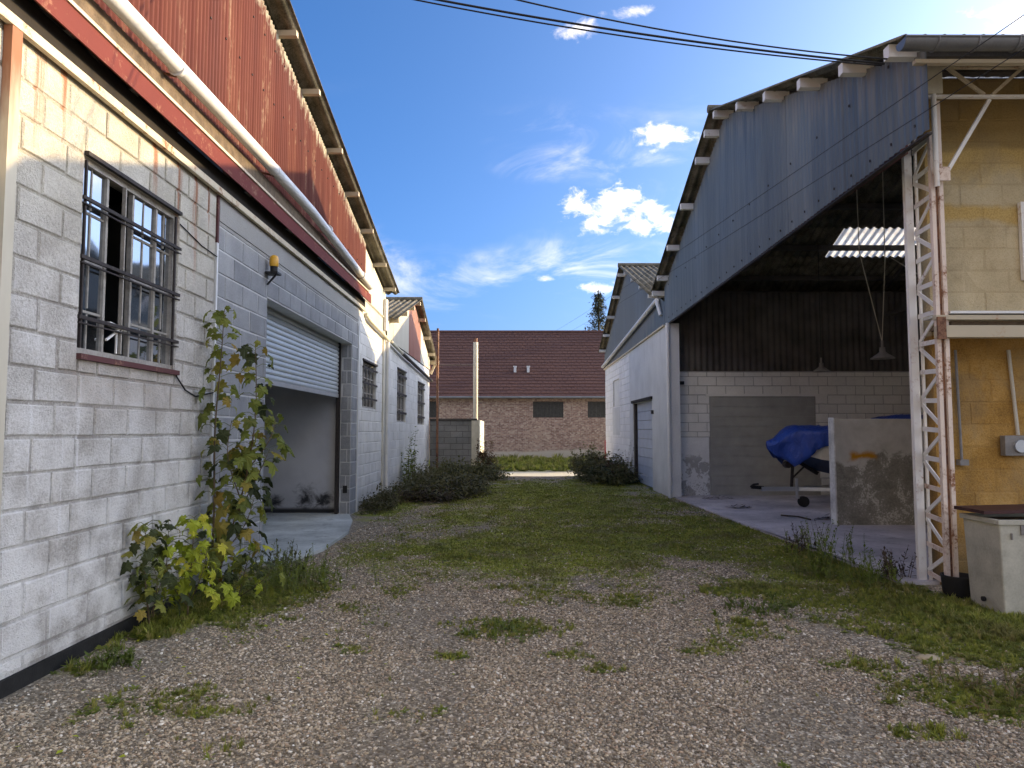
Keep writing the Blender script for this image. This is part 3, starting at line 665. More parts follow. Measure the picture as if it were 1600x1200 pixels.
    # painted post at the left edge
    B().box(LX, 4.14, 0, LX+.055, 4.23, 4.05).build('wall_post', 'post_paint', T); B().box(LX+.001, 4.232, 0, LX+.02, 4.27, 4.05).build('post_flange', 'post_paint', T)
    # crack conduit on the wall and cable
    B().tube([(LX+.012, 6.44, 3.50), (LX+.012, 6.9, 3.42), (LX+.012, 7.26, 3.40)], .006, 5).build('cable', 'wire', T)
    B().tube([(LX+.012, 6.45, 2.10), (LX+.02, 6.62, 1.98), (LX+.015, 6.85, 1.93), (LX+.012, 7.26, 1.99)], .008, 5).build('cable', 'wire', T)
    # big barred window
    y0, y1, z0, z1 = W1; f = empty_part('window', T, (LX, 5.7, z0)); X = LX-.085
    fr = B(); fr.box(X, y0, z0, X+.05, y1, z0+.045).box(X, y0, z1-.045, X+.05, y1, z1).box(X, y0, z0+.045, X+.05, y0+.04, z1-.045).box(X, y1-.04, z0+.045, X+.05, y1, z1-.045)
    cols = [5.0, 5.37, 5.74, 6.12, 6.44]
    for c in cols[1:-1]: fr.box(X+.002, c-.014, z0+.045, X+.040, c+.014, z1-.045)
    fr.build('frame', 'frame_paint', f)
    rowz = [z0, 2.47, 2.84, 3.20, z1]
    for ci in range(4):
        if ci == 1: continue
        a, b_ = cols[ci]+.014, cols[ci+1]-.014; mid = (a+b_)/2
        mu = B()
        for z in rowz[1:-1]: mu.box(X+.012, a, z-.009, X+.026, b_, z+.009)
        for r in range(4):
            mu.box(X+.010, mid-.007, rowz[r]+.03, X+.026, mid+.007, rowz[r+1]-.011)
        mu.build('mullion', 'frame_paint', f)
        for r in range(4):
            for (p, q) in ((a, mid-.007), (mid+.007, b_)):
                tilt = random.uniform(-.004, .004)
                zz0, zz1 = rowz[r]+.013, rowz[r+1]-.013
                B().add([(X+.018+tilt, p, zz0), (X+.018, q, zz0), (X+.018-tilt, q, zz1), (X+.018, p, zz1), (X+.014+tilt, p, zz0), (X+.014, q, zz0), (X+.014-tilt, q, zz1), (X+.014, p, zz1)],
                        [(0, 1, 2, 3), (7, 6, 5, 4), (0, 4, 5, 1), (1, 5, 6, 2), (2, 6, 7, 3), (3, 7, 4, 0)]).build('pane', 'glass', f)
    # open casement leaf swung inwards
    B().bar((X, 5.40, z0+.05), (X-.25, 5.50, z0+.05), .03, .03).bar((X, 5.40, z1-.06), (X-.25, 5.50, z1-.06), .03, .03).bar((X-.25, 5.50, z0+.05), (X-.25, 5.50, z1-.06), .03, .03).build('open_casement', 'frame_paint', f)
    B().box(X+.05, 5.55, z0+.05, X+.08, 5.565, z1-.05).build('stay_bar', 'frame_paint', f)
    # latch gear at the foot of the gap
    B().bar((X+.06, 5.38, z0+.14), (X+.06, 5.60, z0+.27), .015, .015).bar((X+.06, 5.40, z0+.27), (X+.06, 5.64, z0+.25), .03, .03).bar((X+.06, 5.52, z0+.05), (X+.06, 5.52, z0+.26), .012, .012).build('latch', 'white_steel', f)
    for z in (3.275, 2.845, 2.41):
        for dz, hh in ((0, .013), (-.042, .005)):
            B().box(LX-.012, y0-.012, z-hh+dz, LX+.008, y1+.05, z+hh+dz).build('security_bar', 'bar_steel', f)
    for c in (5.03, 6.40):
        B().box(LX-.02, c-.009, z0+.04, LX-.003, c+.009, z1-.03).build('upright_bar', 'bar_steel', f)
    box('sill', 'dark_red_steel', T, LX-.11, y0-.02, z0-.045, LX+.035, y1+.03, z0-.004); box('head_angle', 'bar_steel', T, LX-.11, y0, z1+.001, LX+.022, y1+.5*0+.02, z1+.03)
    # small far window with bars
    f = bars_window(T, LX, 14.6, 16.05, 2.08, 3.05, 4, 3)
    box('pane', 'dirty_glass', f, LX-.09, 14.62, 2.12, LX-.085, 16.03, 3.01)
    for i in range(3):
        z = 2.28+i*.32; B().box(LX+.002, 14.55, z-.02, LX+.018, 16.1, z+.02).build('security_bar', 'bar_steel', f)
    box('head_board', 'bar_steel', T, LX-.08, 14.55, 3.05, LX+.02, 16.1, 3.09)
    # roller door
    rd = empty_part('roller_door', T, (LX-.3, 11.2, 2.2)); X = LX-.27; n = 14; zt = 3.35; zb = 2.30; h = (zt-zb)/n
    for i in range(n):
        z0_ = zb+i*h; prof = [(X, z0_), (X+.018, z0_+.006), (X+.026, z0_+h*.35), (X+.022, z0_+h*.75), (X+.004, z0_+h-.002)]
        vs = []
        for yy in (8.72, 13.56): vs += [(p[0], yy, p[1]) for p in prof]
        B().add(vs, [(k_, k_+5, k_+6, k_+1) for k_ in range(4)], False).build('slat', 'shutter_steel', rd)
    box('bottom_rail', 'galv', rd, X-.01, 8.74, zb-.07, X+.03, 13.55, zb-.001)
    B().box(X-.02, 13.545, 0, X+.05, 13.598, 3.3).build('guide_rail', 'bar_steel', T); B().box(X-.02, 8.852, 0, X+.05, 8.90, 3.3).build('guide_rail', 'bar_steel', T)
    box('switch_box', 'black', T, LX-.14, 13.575, .42, LX-.06, 13.594, .56)
    # inner room floor and back
    box('room_floor', 'apron', T, -9, 8.1, -.05, LX-.02, 13.75, .03); box('room_wall', 'garage_wall', T, -9.1, 8.1, 0, -9, 13.75, 4.15)
    # thin pipes past the beam end
    B().tube([(LX+.03, 14.65, 4.02), (LX+.06, 14.9, 3.93), (LX+.06, 17.3, 3.80)], .04, 10).build('overflow_pipe', 'cream_paint', T)
    B().tube([(LX+.02, 14.5, 4.35), (LX+.02, 17.0, 4.30)], .012, 6).build('cable', 'cream_paint', T)
    box('eave_box', 'white_steel', T, LX+.005, 16.85, 4.0, LX+.07, 17.05, 4.75)
    return T
left_building()

bl = empty('beacon_light', (LX+.02, 8.8, 3.5), 'amber warning lamp on black bracket beside the roller door lintel', 'lamp')
B().box(LX+.005, 8.70, 3.55, LX+.16, 8.86, 3.575).bar((LX+.01, 8.78, 3.42), (LX+.12, 8.78, 3.55), .02, .02).build('bracket', 'black', bl)
B().tube([(LX+.09, 8.78, 3.576), (LX+.09, 8.78, 3.65)], .045, 14).build('base', 'black', bl)
B().lathe((LX+.09, 8.78, 3.65), [(.052, 0), (.058, .03), (.056, .10), (.045, .13), (.02, .145), (.001, .147)], 16).build('lens', 'amber', bl)

# ------------------------------------------------------------------ left row, second building
def left_second():
    T = empty('rear_workshop', (LX, 21.5, 0), 'white block building behind the workshop, two tall barred windows and small gable', 'building')
    bk = LX-.012; hs = [(19.0, 20.55, 1.84, 3.26), (23.15, 24.85, 1.80, 3.18)]; Y0, Y1 = 17.2, 26.4
    b = B(); wall_with_holes(b, 0, bk-.2, bk+.002, Y0, Y1, 0, 3.85, hs); b.build('block_wall', 'left_far_white', T)
    lay(T, 'left_far_white', '+X', bk+.002, Y0+.1, Y1-.05, .05, 3.8, .455*1.5, .225, [(h[0]-.02, h[1]+.02, h[2]-.02, h[3]+.02) for h in hs], joint=.010, proud=.006)
    ry, rz = 21.9, 5.62
    top = lambda u: 4.32+(rz-4.32)*(u-17.3)/(ry-17.3) if u < ry else rz-(rz-4.12)*(u-ry)/(26.5-ry)
    y = Y0; k = 0
    while y < Y1-.05:
        y1 = min(y+.9, Y1); corr('cladding_sheet', 'cream_sheet' if k in (0, 1, 2, 3, 7, 8, 9) else 'red_sheet2', T, 0, LX+.02+(k % 2)*.004, y, y1+.02, lambda u: 3.86, lambda u: top(u)-.04, steps=6, rows=1); y = y1; k += 1
    roof('roof_slope', 'fibre_roof', T, -12, LX+.28, (17.35, 4.36), (ry, rz+.04)); roof('roof_slope', 'fibre_roof', T, -12, LX+.28, (ry, rz+.04), (26.6, 4.14))
    B().tube([(-12, ry, rz+.05), (LX+.28, ry, rz+.05)], .09, 8).build('ridge_cap', 'fibre_roof', T)
    for py in (17.6, 19.0, 20.4, 21.7, 23.0, 24.3, 25.6, 26.3):
        z = top(py)-.06; B().box(-3.6, py-.05, z-.05, LX+.25, py+.05, z+.05).build('purlin', 'cream_steel', T)
    box('end_wall', 'left_far_white', T, -12, Y1-.2, 0, LX-.213, Y1, 4.1); box('rear_wall', 'left_far_white', T, -12, Y0, 0, -11.8, Y1-.2, 4.1)
    B().tube([(LX+.08, 17.4, 3.80), (LX+.09, 19.2, 3.70)], .045, 10).build('gutter_pipe', 'cream_paint', T); B().tube([(LX+.09, 19.2, 3.70), (LX+.09, 26.4, 3.44)], .05, 10).build('gutter_pipe', 'bar_steel', T)
    B().tube([(LX+.06, 17.12, 3.75), (LX+.06, 17.12, .0)], .05, 10).build('downpipe', 'pvc', T); box('pilaster', 'left_cream', T, LX-.005, 16.8, 0, LX+.022, 17.0, 3.95)
    for (y0, y1, z0, z1) in hs:
        f = bars_window(T, LX, y0, y1, z0, z1, 3, 4); box('pane', 'dirty_glass', f, LX-.09, y0+.02, z0+.02, LX-.085, y1-.02, z1-.02)
        for i in range(3):
            z = z0+.25+i*(z1-z0-.4)/2; B().box(LX+.002, y0-.04, z-.03, LX+.02, y1+.04, z+.03).build('security_bar', 'bar_steel', f)
        box('head_board', 'bar_steel', T, LX-.08, y0-.02, z1+.001, LX+.02, y1+.02, z1+.04)
    B().box(LX+.01, 26.2, 4.05, LX+.35, 26.4, 4.2).tube([(LX+.2, 26.3, 4.05), (LX+.05, 26.3, 3.7)], .05, 8).build('eave_outlet', 'cream_steel', T)
for nm, c0, c1 in (('cream_sheet', (.46, .44, .37), (.60, .57, .49)), ('red_sheet2', (.20, .055, .04), (.32, .14, .10))):
    m = MT(nm, .6); m.col(m.mix(m.noise(3, 5, (1, 1, .2)), c0, c1)); MATS[nm] = m.m
left_second()

# yard wall, pole and flue
def yard():
    T = empty('yard_wall', (-2.2, 26.3, 0), 'low grey block wall with dark coping and cream end pier behind the left buildings', 'wall')
    box('wall_core', 'shed_mortar', T, LX+.02, 26.42, 0, -1.36, 26.6, 1.98)
    lay(T, 'shed_block', '-Y', 26.42, LX+.03, -1.50, .0, 1.97, .46, .225, joint=.014)
    box('coping', 'coping', T, LX+.02, 26.34, 1.985, -1.30, 26.7, 2.05); box('end_pier', 'cream_paint', T, -1.50, 26.36, 0, -1.30, 26.419, 1.98)
    box('return_wall', 'cream_paint', T, -1.358, 26.421, 0, -1.22, 31.0, 2.0)
    m = B().tube([(-1.42, 27.6, 0), (-1.42, 27.6, 5.05)], .095, 14).build('flue_pipe', 'cream_paint'); tag(m, 'tall cream flue pipe rising behind the low block wall', 'pipe')
    c = B().tube([(-1.42, 27.6, 5.05), (-1.42, 27.6, 5.2)], [.07, .075], 14).build('pipe_tip', 'rust_steel', m); c.location = (0, 0, 0); 
    for v in c.data.vertices: v.co = (v.co[0], v.co[1], v.co[2])
    p = B().tube([(-2.72, 25.9, 0), (-2.72, 25.9, 5.35)], .045, 8).build('metal_pole', 'rust_steel'); tag(p, 'thin rusty pole standing against the low block wall', 'pole')
    w = B().tube([(-2.7, 25.9, 4.0), (-1.5, 27.5, 4.15)], .012, 5).build('stay_wire', 'wire'); tag(w, 'thin wire from rusty pole to cream flue pipe', 'cable')
yard()

# ------------------------------------------------------------------ brick building at the end
def brick_building():
    T = empty('brick_barn', (2, 38, 0), 'long low brick building with dark red tiled roof closing the end of the lane', 'building')
    x0, x1 = -16, 9; hs = [(1.12, 2.75, 2.30, 3.16), (4.05, 5.7, 2.30, 3.16), (-5.5, -3.9, 2.3, 3.16)]
    b = B(); wall_with_holes(b, 1, 38, 38.3, x0, x1, -.3, 3.35, hs); b.build('brick_wall', 'brick', T)
    for (a, c, z0, z1) in hs:
        f = empty_part('window', T, ((a+c)/2, 38.1, z0)); box('pane', 'dark_window', f, a+.05, 38.12, z0+.05, c-.05, 38.13, z1-.05)
        fr = B().box(a, 38.06, z0, c, 38.16, z0+.05).box(a, 38.06, z1-.05, c, 38.16, z1)
        n = 7
        for i in range(n+1): u = a+(c-a-.05)*i/n; fr.box(u, 38.06, z0+.05, u+.05, 38.16, z1-.05)
        fr.build('frame', 'dark_window', f)
    # stepped tile courses
    ya, za, yb, zb = 37.6, 3.38, 42.6, 7.52; n = 22; rr = random.Random(4)
    b = B()
    for i in range(n):
        t0, t1 = i/n, (i+1)/n; y0 = ya+(yb-ya)*t0; y1 = ya+(yb-ya)*t1; z0 = za+(zb-za)*t0; z1 = za+(zb-za)*t1; nx = 84; w = (x1-x0+.6)/nx
        for j in range(nx):
            u = x0-.3+j*w+(w/2 if i % 2 else 0); d = rr.uniform(0, .018); b.add([(u+.01, y0-.02, z0+.045+d), (u+w-.01, y0-.02, z0+.045+d), (u+w-.01, y1, z1+.012), (u+.01, y1, z1+.012), (u+.01, y0-.02, z0), (u+w-.01, y0-.02, z0)],
                  [(0, 1, 2, 3), (4, 5, 1, 0), (4, 0, 3), (5, 2, 1)])
    o = b.build('roof_tiles', 'roof_tile', T); tag(o, kind='stuff')
    B().prism([(ya, za-.02), (yb, zb-.02), (yb+5, za-.02)], 0, x0-.3, x1+.3).build('roof_body', 'roof_tile', T)
    B().prism([(38.3, -.3), (38.3, 3.36), (47, 3.36), (47, -.3)], 0, x0, x1).build('rear_block', 'brick', T)
    B().tube([(x0-.3, yb, zb+.03), (x1+.3, yb, zb+.03)], .10, 8).build('ridge_tiles', 'roof_tile', T)
    B().tube([(x0-.3, 37.55, 3.36), (x1+.3, 37.55, 3.36)], .065, 8).build('gutter', 'zinc', T)
    for xx in (.17, .90):
        y = 39.35; z = za+(zb-za)*(y-ya)/(yb-ya); B().box(xx-.07, y-.1, z, xx+.07, y+.1, z+.30).box(xx-.10, y-.13, z+.302, xx+.10, y+.13, z+.36).build('roof_vent', 'galv', T)
    B().box(6.2, 42.4, 7.2, 7.1, 43.2, 8.0).build('chimney', 'brick', T)
    r = B().box(4.03, 31.0, .0, 4.10, 31.06, 1.2).build('marker_post', 'red'); tag(r, 'small red post near the far corner of the right row', 'post')
brick_building()

# ------------------------------------------------------------------ right row
RX = 3.80
RID = (12.35, 7.22); EN = (6.25, 5.08); EF = (17.85, 5.02)
def rt(u): return EN[1]+(RID[1]-EN[1])*(u-EN[0])/(RID[0]-EN[0]) if u < RID[0] else RID[1]-(RID[1]-EF[1])*(u-RID[0])/(EF[0]-RID[0])
def open_hangar():
    T = empty('open_hangar', (RX, 12, 0), 'open fronted hangar with blue grey corrugated gable, lattice column and ochre block side', 'building')
    XB = 30.
    # roof: far slope is split round the skylight
    S0, S1 = 15.45, 16.45; sx0, sx1 = 7.35, 9.3
    pt = lambda y: (y, rt(y)+.10)
    n0, n1 = 8.4, 11.2
    roof('roof_slope', 'fibre_roof', T, RX-.28, XB+.2, pt(EN[0]), pt(n0)); roof('roof_slope', 'fibre_roof', T, RX-.28, XB+.2, pt(n1), (RID[0]-.02, RID[1]+.10))
    xs = [RX-.28, 5.2, 7.2, 9.2, 11.2, 13.2, 15.2, XB+.2]  # unseen translucent sheets added on this slope to brighten the interior
    for i, (xa, xb) in enumerate(zip(xs, xs[1:])):
        if i % 2: roof('skylight', 'grp_sheet', T, xa, xb, pt(n0), pt(n1), thick=.003)
        else: roof('roof_slope', 'fibre_roof', T, xa, xb, pt(n0), pt(n1))
    roof('roof_slope', 'fibre_roof', T, RX-.28, XB+.2, (RID[0]+.02, RID[1]+.10), pt(S0)); roof('roof_slope', 'fibre_roof', T, RX-.28, XB+.2, pt(S1), pt(EF[0]))
    roof('roof_slope', 'fibre_roof', T, RX-.28, sx0, pt(S0), pt(S1)); roof('roof_slope', 'fibre_roof', T, sx1, 11.3, pt(S0), pt(S1)); roof('skylight', 'grp_sheet', T, 11.3, 13.3, pt(S0), pt(S1), thick=.003); roof('roof_slope', 'fibre_roof', T, 13.3, XB+.2, pt(S0), pt(S1))  # the translucent sheet here is unseen, added to brighten the interior
    roof('skylight', 'grp_sheet', T, sx0, sx1, pt(S0), pt(S1), thick=.003)
    B().tube([(RX-.3, RID[0], RID[1]+.12), (XB+.2, RID[0], RID[1]+.12)], .07, 10).build('ridge_cap', 'fibre_roof', T)
    for py in (6.5, 7.42, 8.52, 9.7, 10.9, 12.15, 12.75, 13.4, 14.65, 15.98, 17.12, 17.75):
        z = rt(py)-.0; B().box(RX-.26, py-.05, z-.065, RX+.08, py+.05, z+.055).build('purlin_end', 'white_steel', T); B().box(RX+.081, py-.05, z-.06, XB, py+.05, z+.05).build('purlin', 'dark_sheet', T)  # inner run coloured dark to imitate the shade under the roof
    # gable sheets
    bz = lambda u: 4.345-(u-6.3)*.0115
    ys = [6.3, 7.1, 7.95, 8.75, 9.6, 10.45, 11.3, 12.15, 13.0, 13.85, 14.7, 15.55, 16.4, 17.45]
    for k, (a, c) in enumerate(zip(ys, ys[1:])):
        corr('cladding_sheet', 'galv_sheet' if k == 3 else 'blue_sheet', T, 0, RX+(k % 2)*.004, a, c+.03, bz, lambda u: rt(u)-.005, pitch=.10, amp=.010, steps=8, rows=2)
    # dents and bolts along the foot of the gable
    b = B()
    for i in range(26):
        u = 6.5+i*.42; b.box(RX-.022, u-.008, bz(u)+.10, RX-.011, u+.008, bz(u)+.125)
        if i % 2: b.box(RX-.022, u-.010, bz(u)+.9, RX-.011, u+.010, bz(u)+.925)
    tag(b.build('bolts', 'bar_steel', T), kind='stuff')
    B().bar((RX+.03, 6.35, bz(6.35)-.02), (RX+.03, 17.45, bz(17.45)-.02), .05, .018).build('edge_angle', 'bar_steel', T)
    B().box(RX+.06, 6.9, 4.35, RX+.14, 17.4, 4.50).build('gable_beam', 'dark_red_steel', T)
    # interior walls
    IY = 17.4
    box('side_wall', 'inner_mortar', T, RX+.06, IY, 0, XB, IY+.2, 3.06)
    inf = (4.84, 7.42, -.1, 2.43)
    lay(T, 'inner_white', '-Y', IY, RX+.1, 11.0, 1.45, 3.04, .455, .225, [inf], joint=.014, proud=.010)
    lay(T, 'inner_white', '-Y', IY, 7.5, 11.0, .04, 1.44, .455, .225, [], joint=.014, proud=.010)
    box('plastered_wall', 'peeling', T, RX+.08, IY-.03, .03, 4.80, IY-.001, 1.44)
    f = B()
    for i in range(10): f.box(inf[0], IY-.02-(i % 2)*.004, .03+i*.24, inf[1], IY-.0005, .03+i*.24+.232)
    f.build('blocked_doorway', 'grey_infill', T)
    box('inner_lintel', 'inner_white', T, inf[0]-.1, IY-.035, 2.44, inf[1]+.3, IY-.013, 2.50)
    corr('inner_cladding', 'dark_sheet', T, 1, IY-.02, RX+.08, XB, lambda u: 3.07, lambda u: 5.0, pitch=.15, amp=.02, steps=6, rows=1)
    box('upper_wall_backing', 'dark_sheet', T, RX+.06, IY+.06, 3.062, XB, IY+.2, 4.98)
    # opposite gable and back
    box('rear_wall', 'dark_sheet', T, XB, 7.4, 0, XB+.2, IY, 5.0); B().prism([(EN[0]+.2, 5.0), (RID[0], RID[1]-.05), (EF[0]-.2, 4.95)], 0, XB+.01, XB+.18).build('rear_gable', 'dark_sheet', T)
    # trusses inside
    for tx in (9.2, 14.6):
        b = B()
        b.bar((tx, 7.6, 4.45), (tx, 17.3, 4.45), .08, .08)
        for u, v in ((7.6, 9.9), (9.9, 12.35), (12.35, 14.8), (14.8, 17.3)):
            b.bar((tx, u, rt(u)-.12), (tx, v, rt(v)-.12), .07, .07)
        for u in (9.0, 10.6, 12.35, 14.1, 15.7): b.bar((tx, u, 4.45), (tx, u, rt(u)-.12), .04, .04)
        for u, v in ((9.0, 10.6), (10.6, 12.35), (14.1, 12.35), (15.7, 14.1)): b.bar((tx, u, 4.45), (tx, v, rt(v)-.12), .04, .04)
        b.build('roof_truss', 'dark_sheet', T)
    # ochre side wall facing the camera
    OY = 7.50
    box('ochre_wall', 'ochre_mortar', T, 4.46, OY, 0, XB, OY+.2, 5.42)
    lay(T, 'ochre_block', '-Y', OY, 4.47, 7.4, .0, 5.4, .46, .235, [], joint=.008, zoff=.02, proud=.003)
    # lattice column
    lc = empty_part('lattice_column', T, (4.30, 7.35, 0))
    B().box(4.235, 7.03, 0, 4.275, 7.075, 4.62).build('leg', 'pink_steel', lc); B().box(4.310, 7.02, 0, 4.350, 7.065, 4.95).build('leg', 'pink_steel', lc); B().box(4.276, 7.05, 0, 4.309, 7.06, 4.5).build('leg_web', 'rust_steel', lc)
    B().box(4.280, 7.58, 0, 4.362, 7.63, 4.80).build('leg', 'white_steel', lc); B().box(4.385, 7.56, 0, 4.410, 7.585, 4.80).build('leg', 'white_steel', lc)
    z = .10; k = 0
    A = lambda z_: (4.28, 7.07, z_); Cc = lambda z_: (4.37, 7.57, z_)
    while z < 4.6:
        B().bar(A(z), Cc(z+.02), .012, .048).build('lacing_bar', 'lace_steel' if z > 1.2 else 'pink_steel', lc)
        z2 = min(z+.30, 4.7)
        if k % 2: B().bar(A(z+.03), Cc(z2-.02), .012, .045).build('lacing_bar', 'lace_steel', lc)
        else: B().bar(Cc(z+.04), A(z2-.02), .012, .045).build('lacing_bar', 'lace_steel', lc)
        z += .30; k += 1
    # corner plates, downpipe
    box('corner_plate', 'cream_paint', T, 4.14, 6.93, 4.985, 4.33, 6.95, 5.28)
    B().tube([(4.25, 6.96, 5.0), (4.25, 6.96, 4.2), (4.27, 6.99, 4.05)], .026, 10).build('downpipe', 'white_steel', T)
    # eaves truss
    TY = 7.0
    B().bar((4.2, TY, 5.30), (12, TY, 5.30), .05, .045).build('eaves_rail', 'cream_steel', T)
    B().bar((4.2, TY-.02, 4.97), (12, TY-.02, 4.97), .04, .028).build('eaves_rail', 'white_steel', T)
    for i in range(5):
        x = 4.42+i*.80
        B().bar((x, TY, 5.29), (x+.37, TY, 5.0), .025, .032).build('eaves_brace', 'cream_steel', T); B().bar((x+.45, TY, 5.0), (x+.78, TY, 5.29), .025, .032).build('eaves_brace', 'cream_steel', T)
    B().bar((4.84, TY, 4.95), (4.38, TY, 4.20), .03, .035).build('knee_brace', 'white_steel', T); box('gusset_plate', 'pink_steel', T, 4.28, TY-.04, 4.10, 4.39, TY-.02, 4.24)
    # gutter
    prof = [(.085*math.cos(a), .085*math.sin(a)) for a in [math.pi+math.pi*i/10 for i in range(11)]]
    vs = []; gy, gzc = 6.18, 5.10
    for x in (RX-.30, XB): vs += [(x, gy+p[0], gzc+p[1]) for p in prof]
    g = B().add(vs, [(i, i+1, 12+i, 11+i) for i in range(10)], True).add([(RX-.30, gy+p[0], gzc+p[1]) for p in prof], [tuple(range(11))])
    g.tube([(RX-.3, gy-.085, gzc), (XB, gy-.085, gzc)], .012, 6)
    go = g.build('gutter', 'zinc', T)
    for i in range(9):
        x = RX+.0+i*.36; B().tube([(x, gy+p[0]*1.05, gzc+p[1]*1.05) for p in prof], .009, 5).build('bracket', 'zinc', go)
    box('fascia_rail', 'cream_wood', T, RX-.10, 6.30, 4.965, XB, 6.36, 5.0)
    # ledge between the two levels
    box('ledge_flashing', 'pvc', T, 4.36, 7.0, 2.765, XB, 7.47, 2.79); box('ledge_rail', 'cream_wood', T, 4.20, 6.98, 2.70, XB, 7.04, 2.745)
    box('ledge_beam', 'cream_wood', T, 4.22, 6.96, 2.52, XB, 7.06, 2.64, bevel=.005); box('ledge_soffit', 'brown_board', T, 4.40, 7.061, 2.645, XB, 7.47, 2.695)
    box('beam_bracket', 'rust_steel', T, 4.19, 6.93, 2.50, 4.27, 6.958, 2.72)
    # framed window at the right edge of the upper wall
    f = empty_part('window', T, (5.6, 7.46, 3.2)); box('frame', 'white_steel', f, 5.43, 7.44, 3.2, 5.48, 7.49, 4.04); box('frame', 'white_steel', f, 5.481, 7.44, 3.98, 6.3, 7.485, 4.04); box('frame', 'white_steel', f, 5.481, 7.44, 3.2, 6.3, 7.485, 3.26); box('pane', 'dirty_glass', f, 5.48, 7.472, 3.26, 6.3, 7.478, 3.98)
    # pale hanging blob holes / downpipe at the far corner
    B().tube([(RX-.04, 17.05, 0), (RX-.04, 17.05, 4.2)], .045, 10).build('downpipe', 'right_white', T)
    box('corner_pier', 'right_white', T, RX, 17.1, 0, RX+.25, 17.38, 4.2)
    return T
open_hangar()
o = B().box(4.06, 7.52, -.1, 30, 17.4, .035).build('concrete_floor', 'slab'); tag(o, kind='structure')
o = B().prism([(3.86, 17.4), (3.92, 12), (4.02, 8.4), (4.2, 7.55), (4.059, 7.55), (4.059, 17.4)][::-1], 2, -.1, .031).build('floor_edge', 'slab'); tag(o, kind='structure')
o = B().prism([(-3.29, 8.6), (-2.72, 8.55), (-2.52, 9.6), (-2.55, 11.2), (-2.80, 12.6), (-3.06, 13.5), (-3.29, 13.55)], 2, -.05, .036).build('concrete_apron', 'apron'); tag(o, kind='structure')

def right_second():
    T = empty('rear_warehouse', (RX, 23, 0), 'white walled warehouse with blue grey gable behind the open hangar', 'building')
    XB = 30; ry, rz = 23.15, 6.95; en = (18.0, 5.0); ef = (28.9, 4.72)
    top = lambda u: en[1]+(rz-en[1])*(u-en[0])/(ry-en[0]) if u < ry else rz-(rz-ef[1])*(u-ry)/(ef[0]-ry)
    dr = (19.3, 22.3, -.01, 2.44); wn = (25.1, 26.7, 2.50, 3.45)
    b = B(); wall_with_holes(b, 0, RX+.012, RX+.25, 17.6, 28.9, 0, 4.22, [dr, wn]); b.build('wall', 'far_mortar', T)
    box('rendered_wall', 'right_render', T, RX, 17.39, 0, RX+.011, 19.29, 4.22); box('rendered_wall', 'right_render', T, RX, 19.29, 2.45, RX+.011, 22.9, 4.22); box('rendered_wall', 'right_render', T, RX, 22.31, 0, RX+.011, 22.9, 2.45)
    lay(T, 'right_white', '-X', RX+.012, 22.92, 28.88, 0, 4.2, .455, .225, [wn], joint=.012)
    box('blocked_window', 'right_render', T, RX+.05, wn[0], wn[2], RX+.12, wn[1], wn[3]); box('patched_wall', 'right_render', T, RX-.004, 25.0, 1.45, RX-.002, 26.8, 2.45)
    box('door_hood', 'dark_gap', T, RX-.06, 19.2, 2.45, RX-.001, 22.35, 2.53); box('wall_lamp', 'black', T, RX-.06, 19.06, 2.05, RX-.001, 19.14, 2.15)
    d = empty_part('sliding_door', T, (RX+.15, 20.8, 0))
    for i in range(9): B().box(RX+.10+(i % 2)*.003, 19.3, .03+i*.268, RX+.13, 22.1, .03+i*.268+.258).build('door_panel', 'pale_blue', d)
    box('door_jamb', 'bar_steel', T, RX+.02, 22.12, 0, RX+.10, 22.29, 2.44)
    y = 17.5; k = 0
    while y < 28.85:
        y1 = min(y+.9, 28.9); corr('cladding_sheet', 'blue_sheet', T, 0, RX-.01+(k % 2)*.004, y, y1+.02, lambda u: 4.2, lambda u: max(4.25, top(u)-.01), pitch=.10, amp=.01, steps=6, rows=1); y = y1; k += 1
    roof('roof_slope', 'fibre_roof', T, RX-.28, XB, (en[0], en[1]+.08), (ry, rz+.08)); roof('roof_slope', 'fibre_roof', T, RX-.28, XB, (ry, rz+.08), (ef[0], ef[1]+.08))
    B().tube([(RX-.3, ry, rz+.1), (XB, ry, rz+.1)], .08, 8).build('ridge_cap', 'fibre_roof', T)
    for py in (18.3, 19.6, 20.9, 22.2, 23.5, 24.8, 26.1, 27.4, 28.6):
        z = top(py)-.01; B().box(RX-.26, py-.05, z-.055, RX+.5, py+.05, z+.045).build('purlin', 'white_steel', T)
    B().tube([(RX-.10, 18.0, 4.93), (RX-.10, 28.9, 4.20)], .06, 10).build('gutter', 'pvc', T); B().bar((RX-.03, 17.5, 4.21), (RX-.03, 28.95, 4.10), .05, .04).build('edge_angle', 'cream_steel', T)
    box('end_wall', 'right_white', T, RX+.251, 28.7, 0, XB, 28.9, 4.7); box('rear_wall', 'right_white', T, XB-.2, 17.7, 0, XB, 28.7, 4.9); B().prism([(en[0], 4.8), (ry, rz-.05), (ef[0]-.1, 4.7)], 0, XB-.19, XB-.02).build('rear_gable', 'dark_sheet', T)
    # stub downpipe where the two roofs meet
    B().tube([(RX-.1, 18.0, 4.93), (RX-.1, 17.9, 4.8), (RX-.05, 17.75, 4.5)], .05, 8).build('outlet_pipe', 'pvc', T)
right_second()

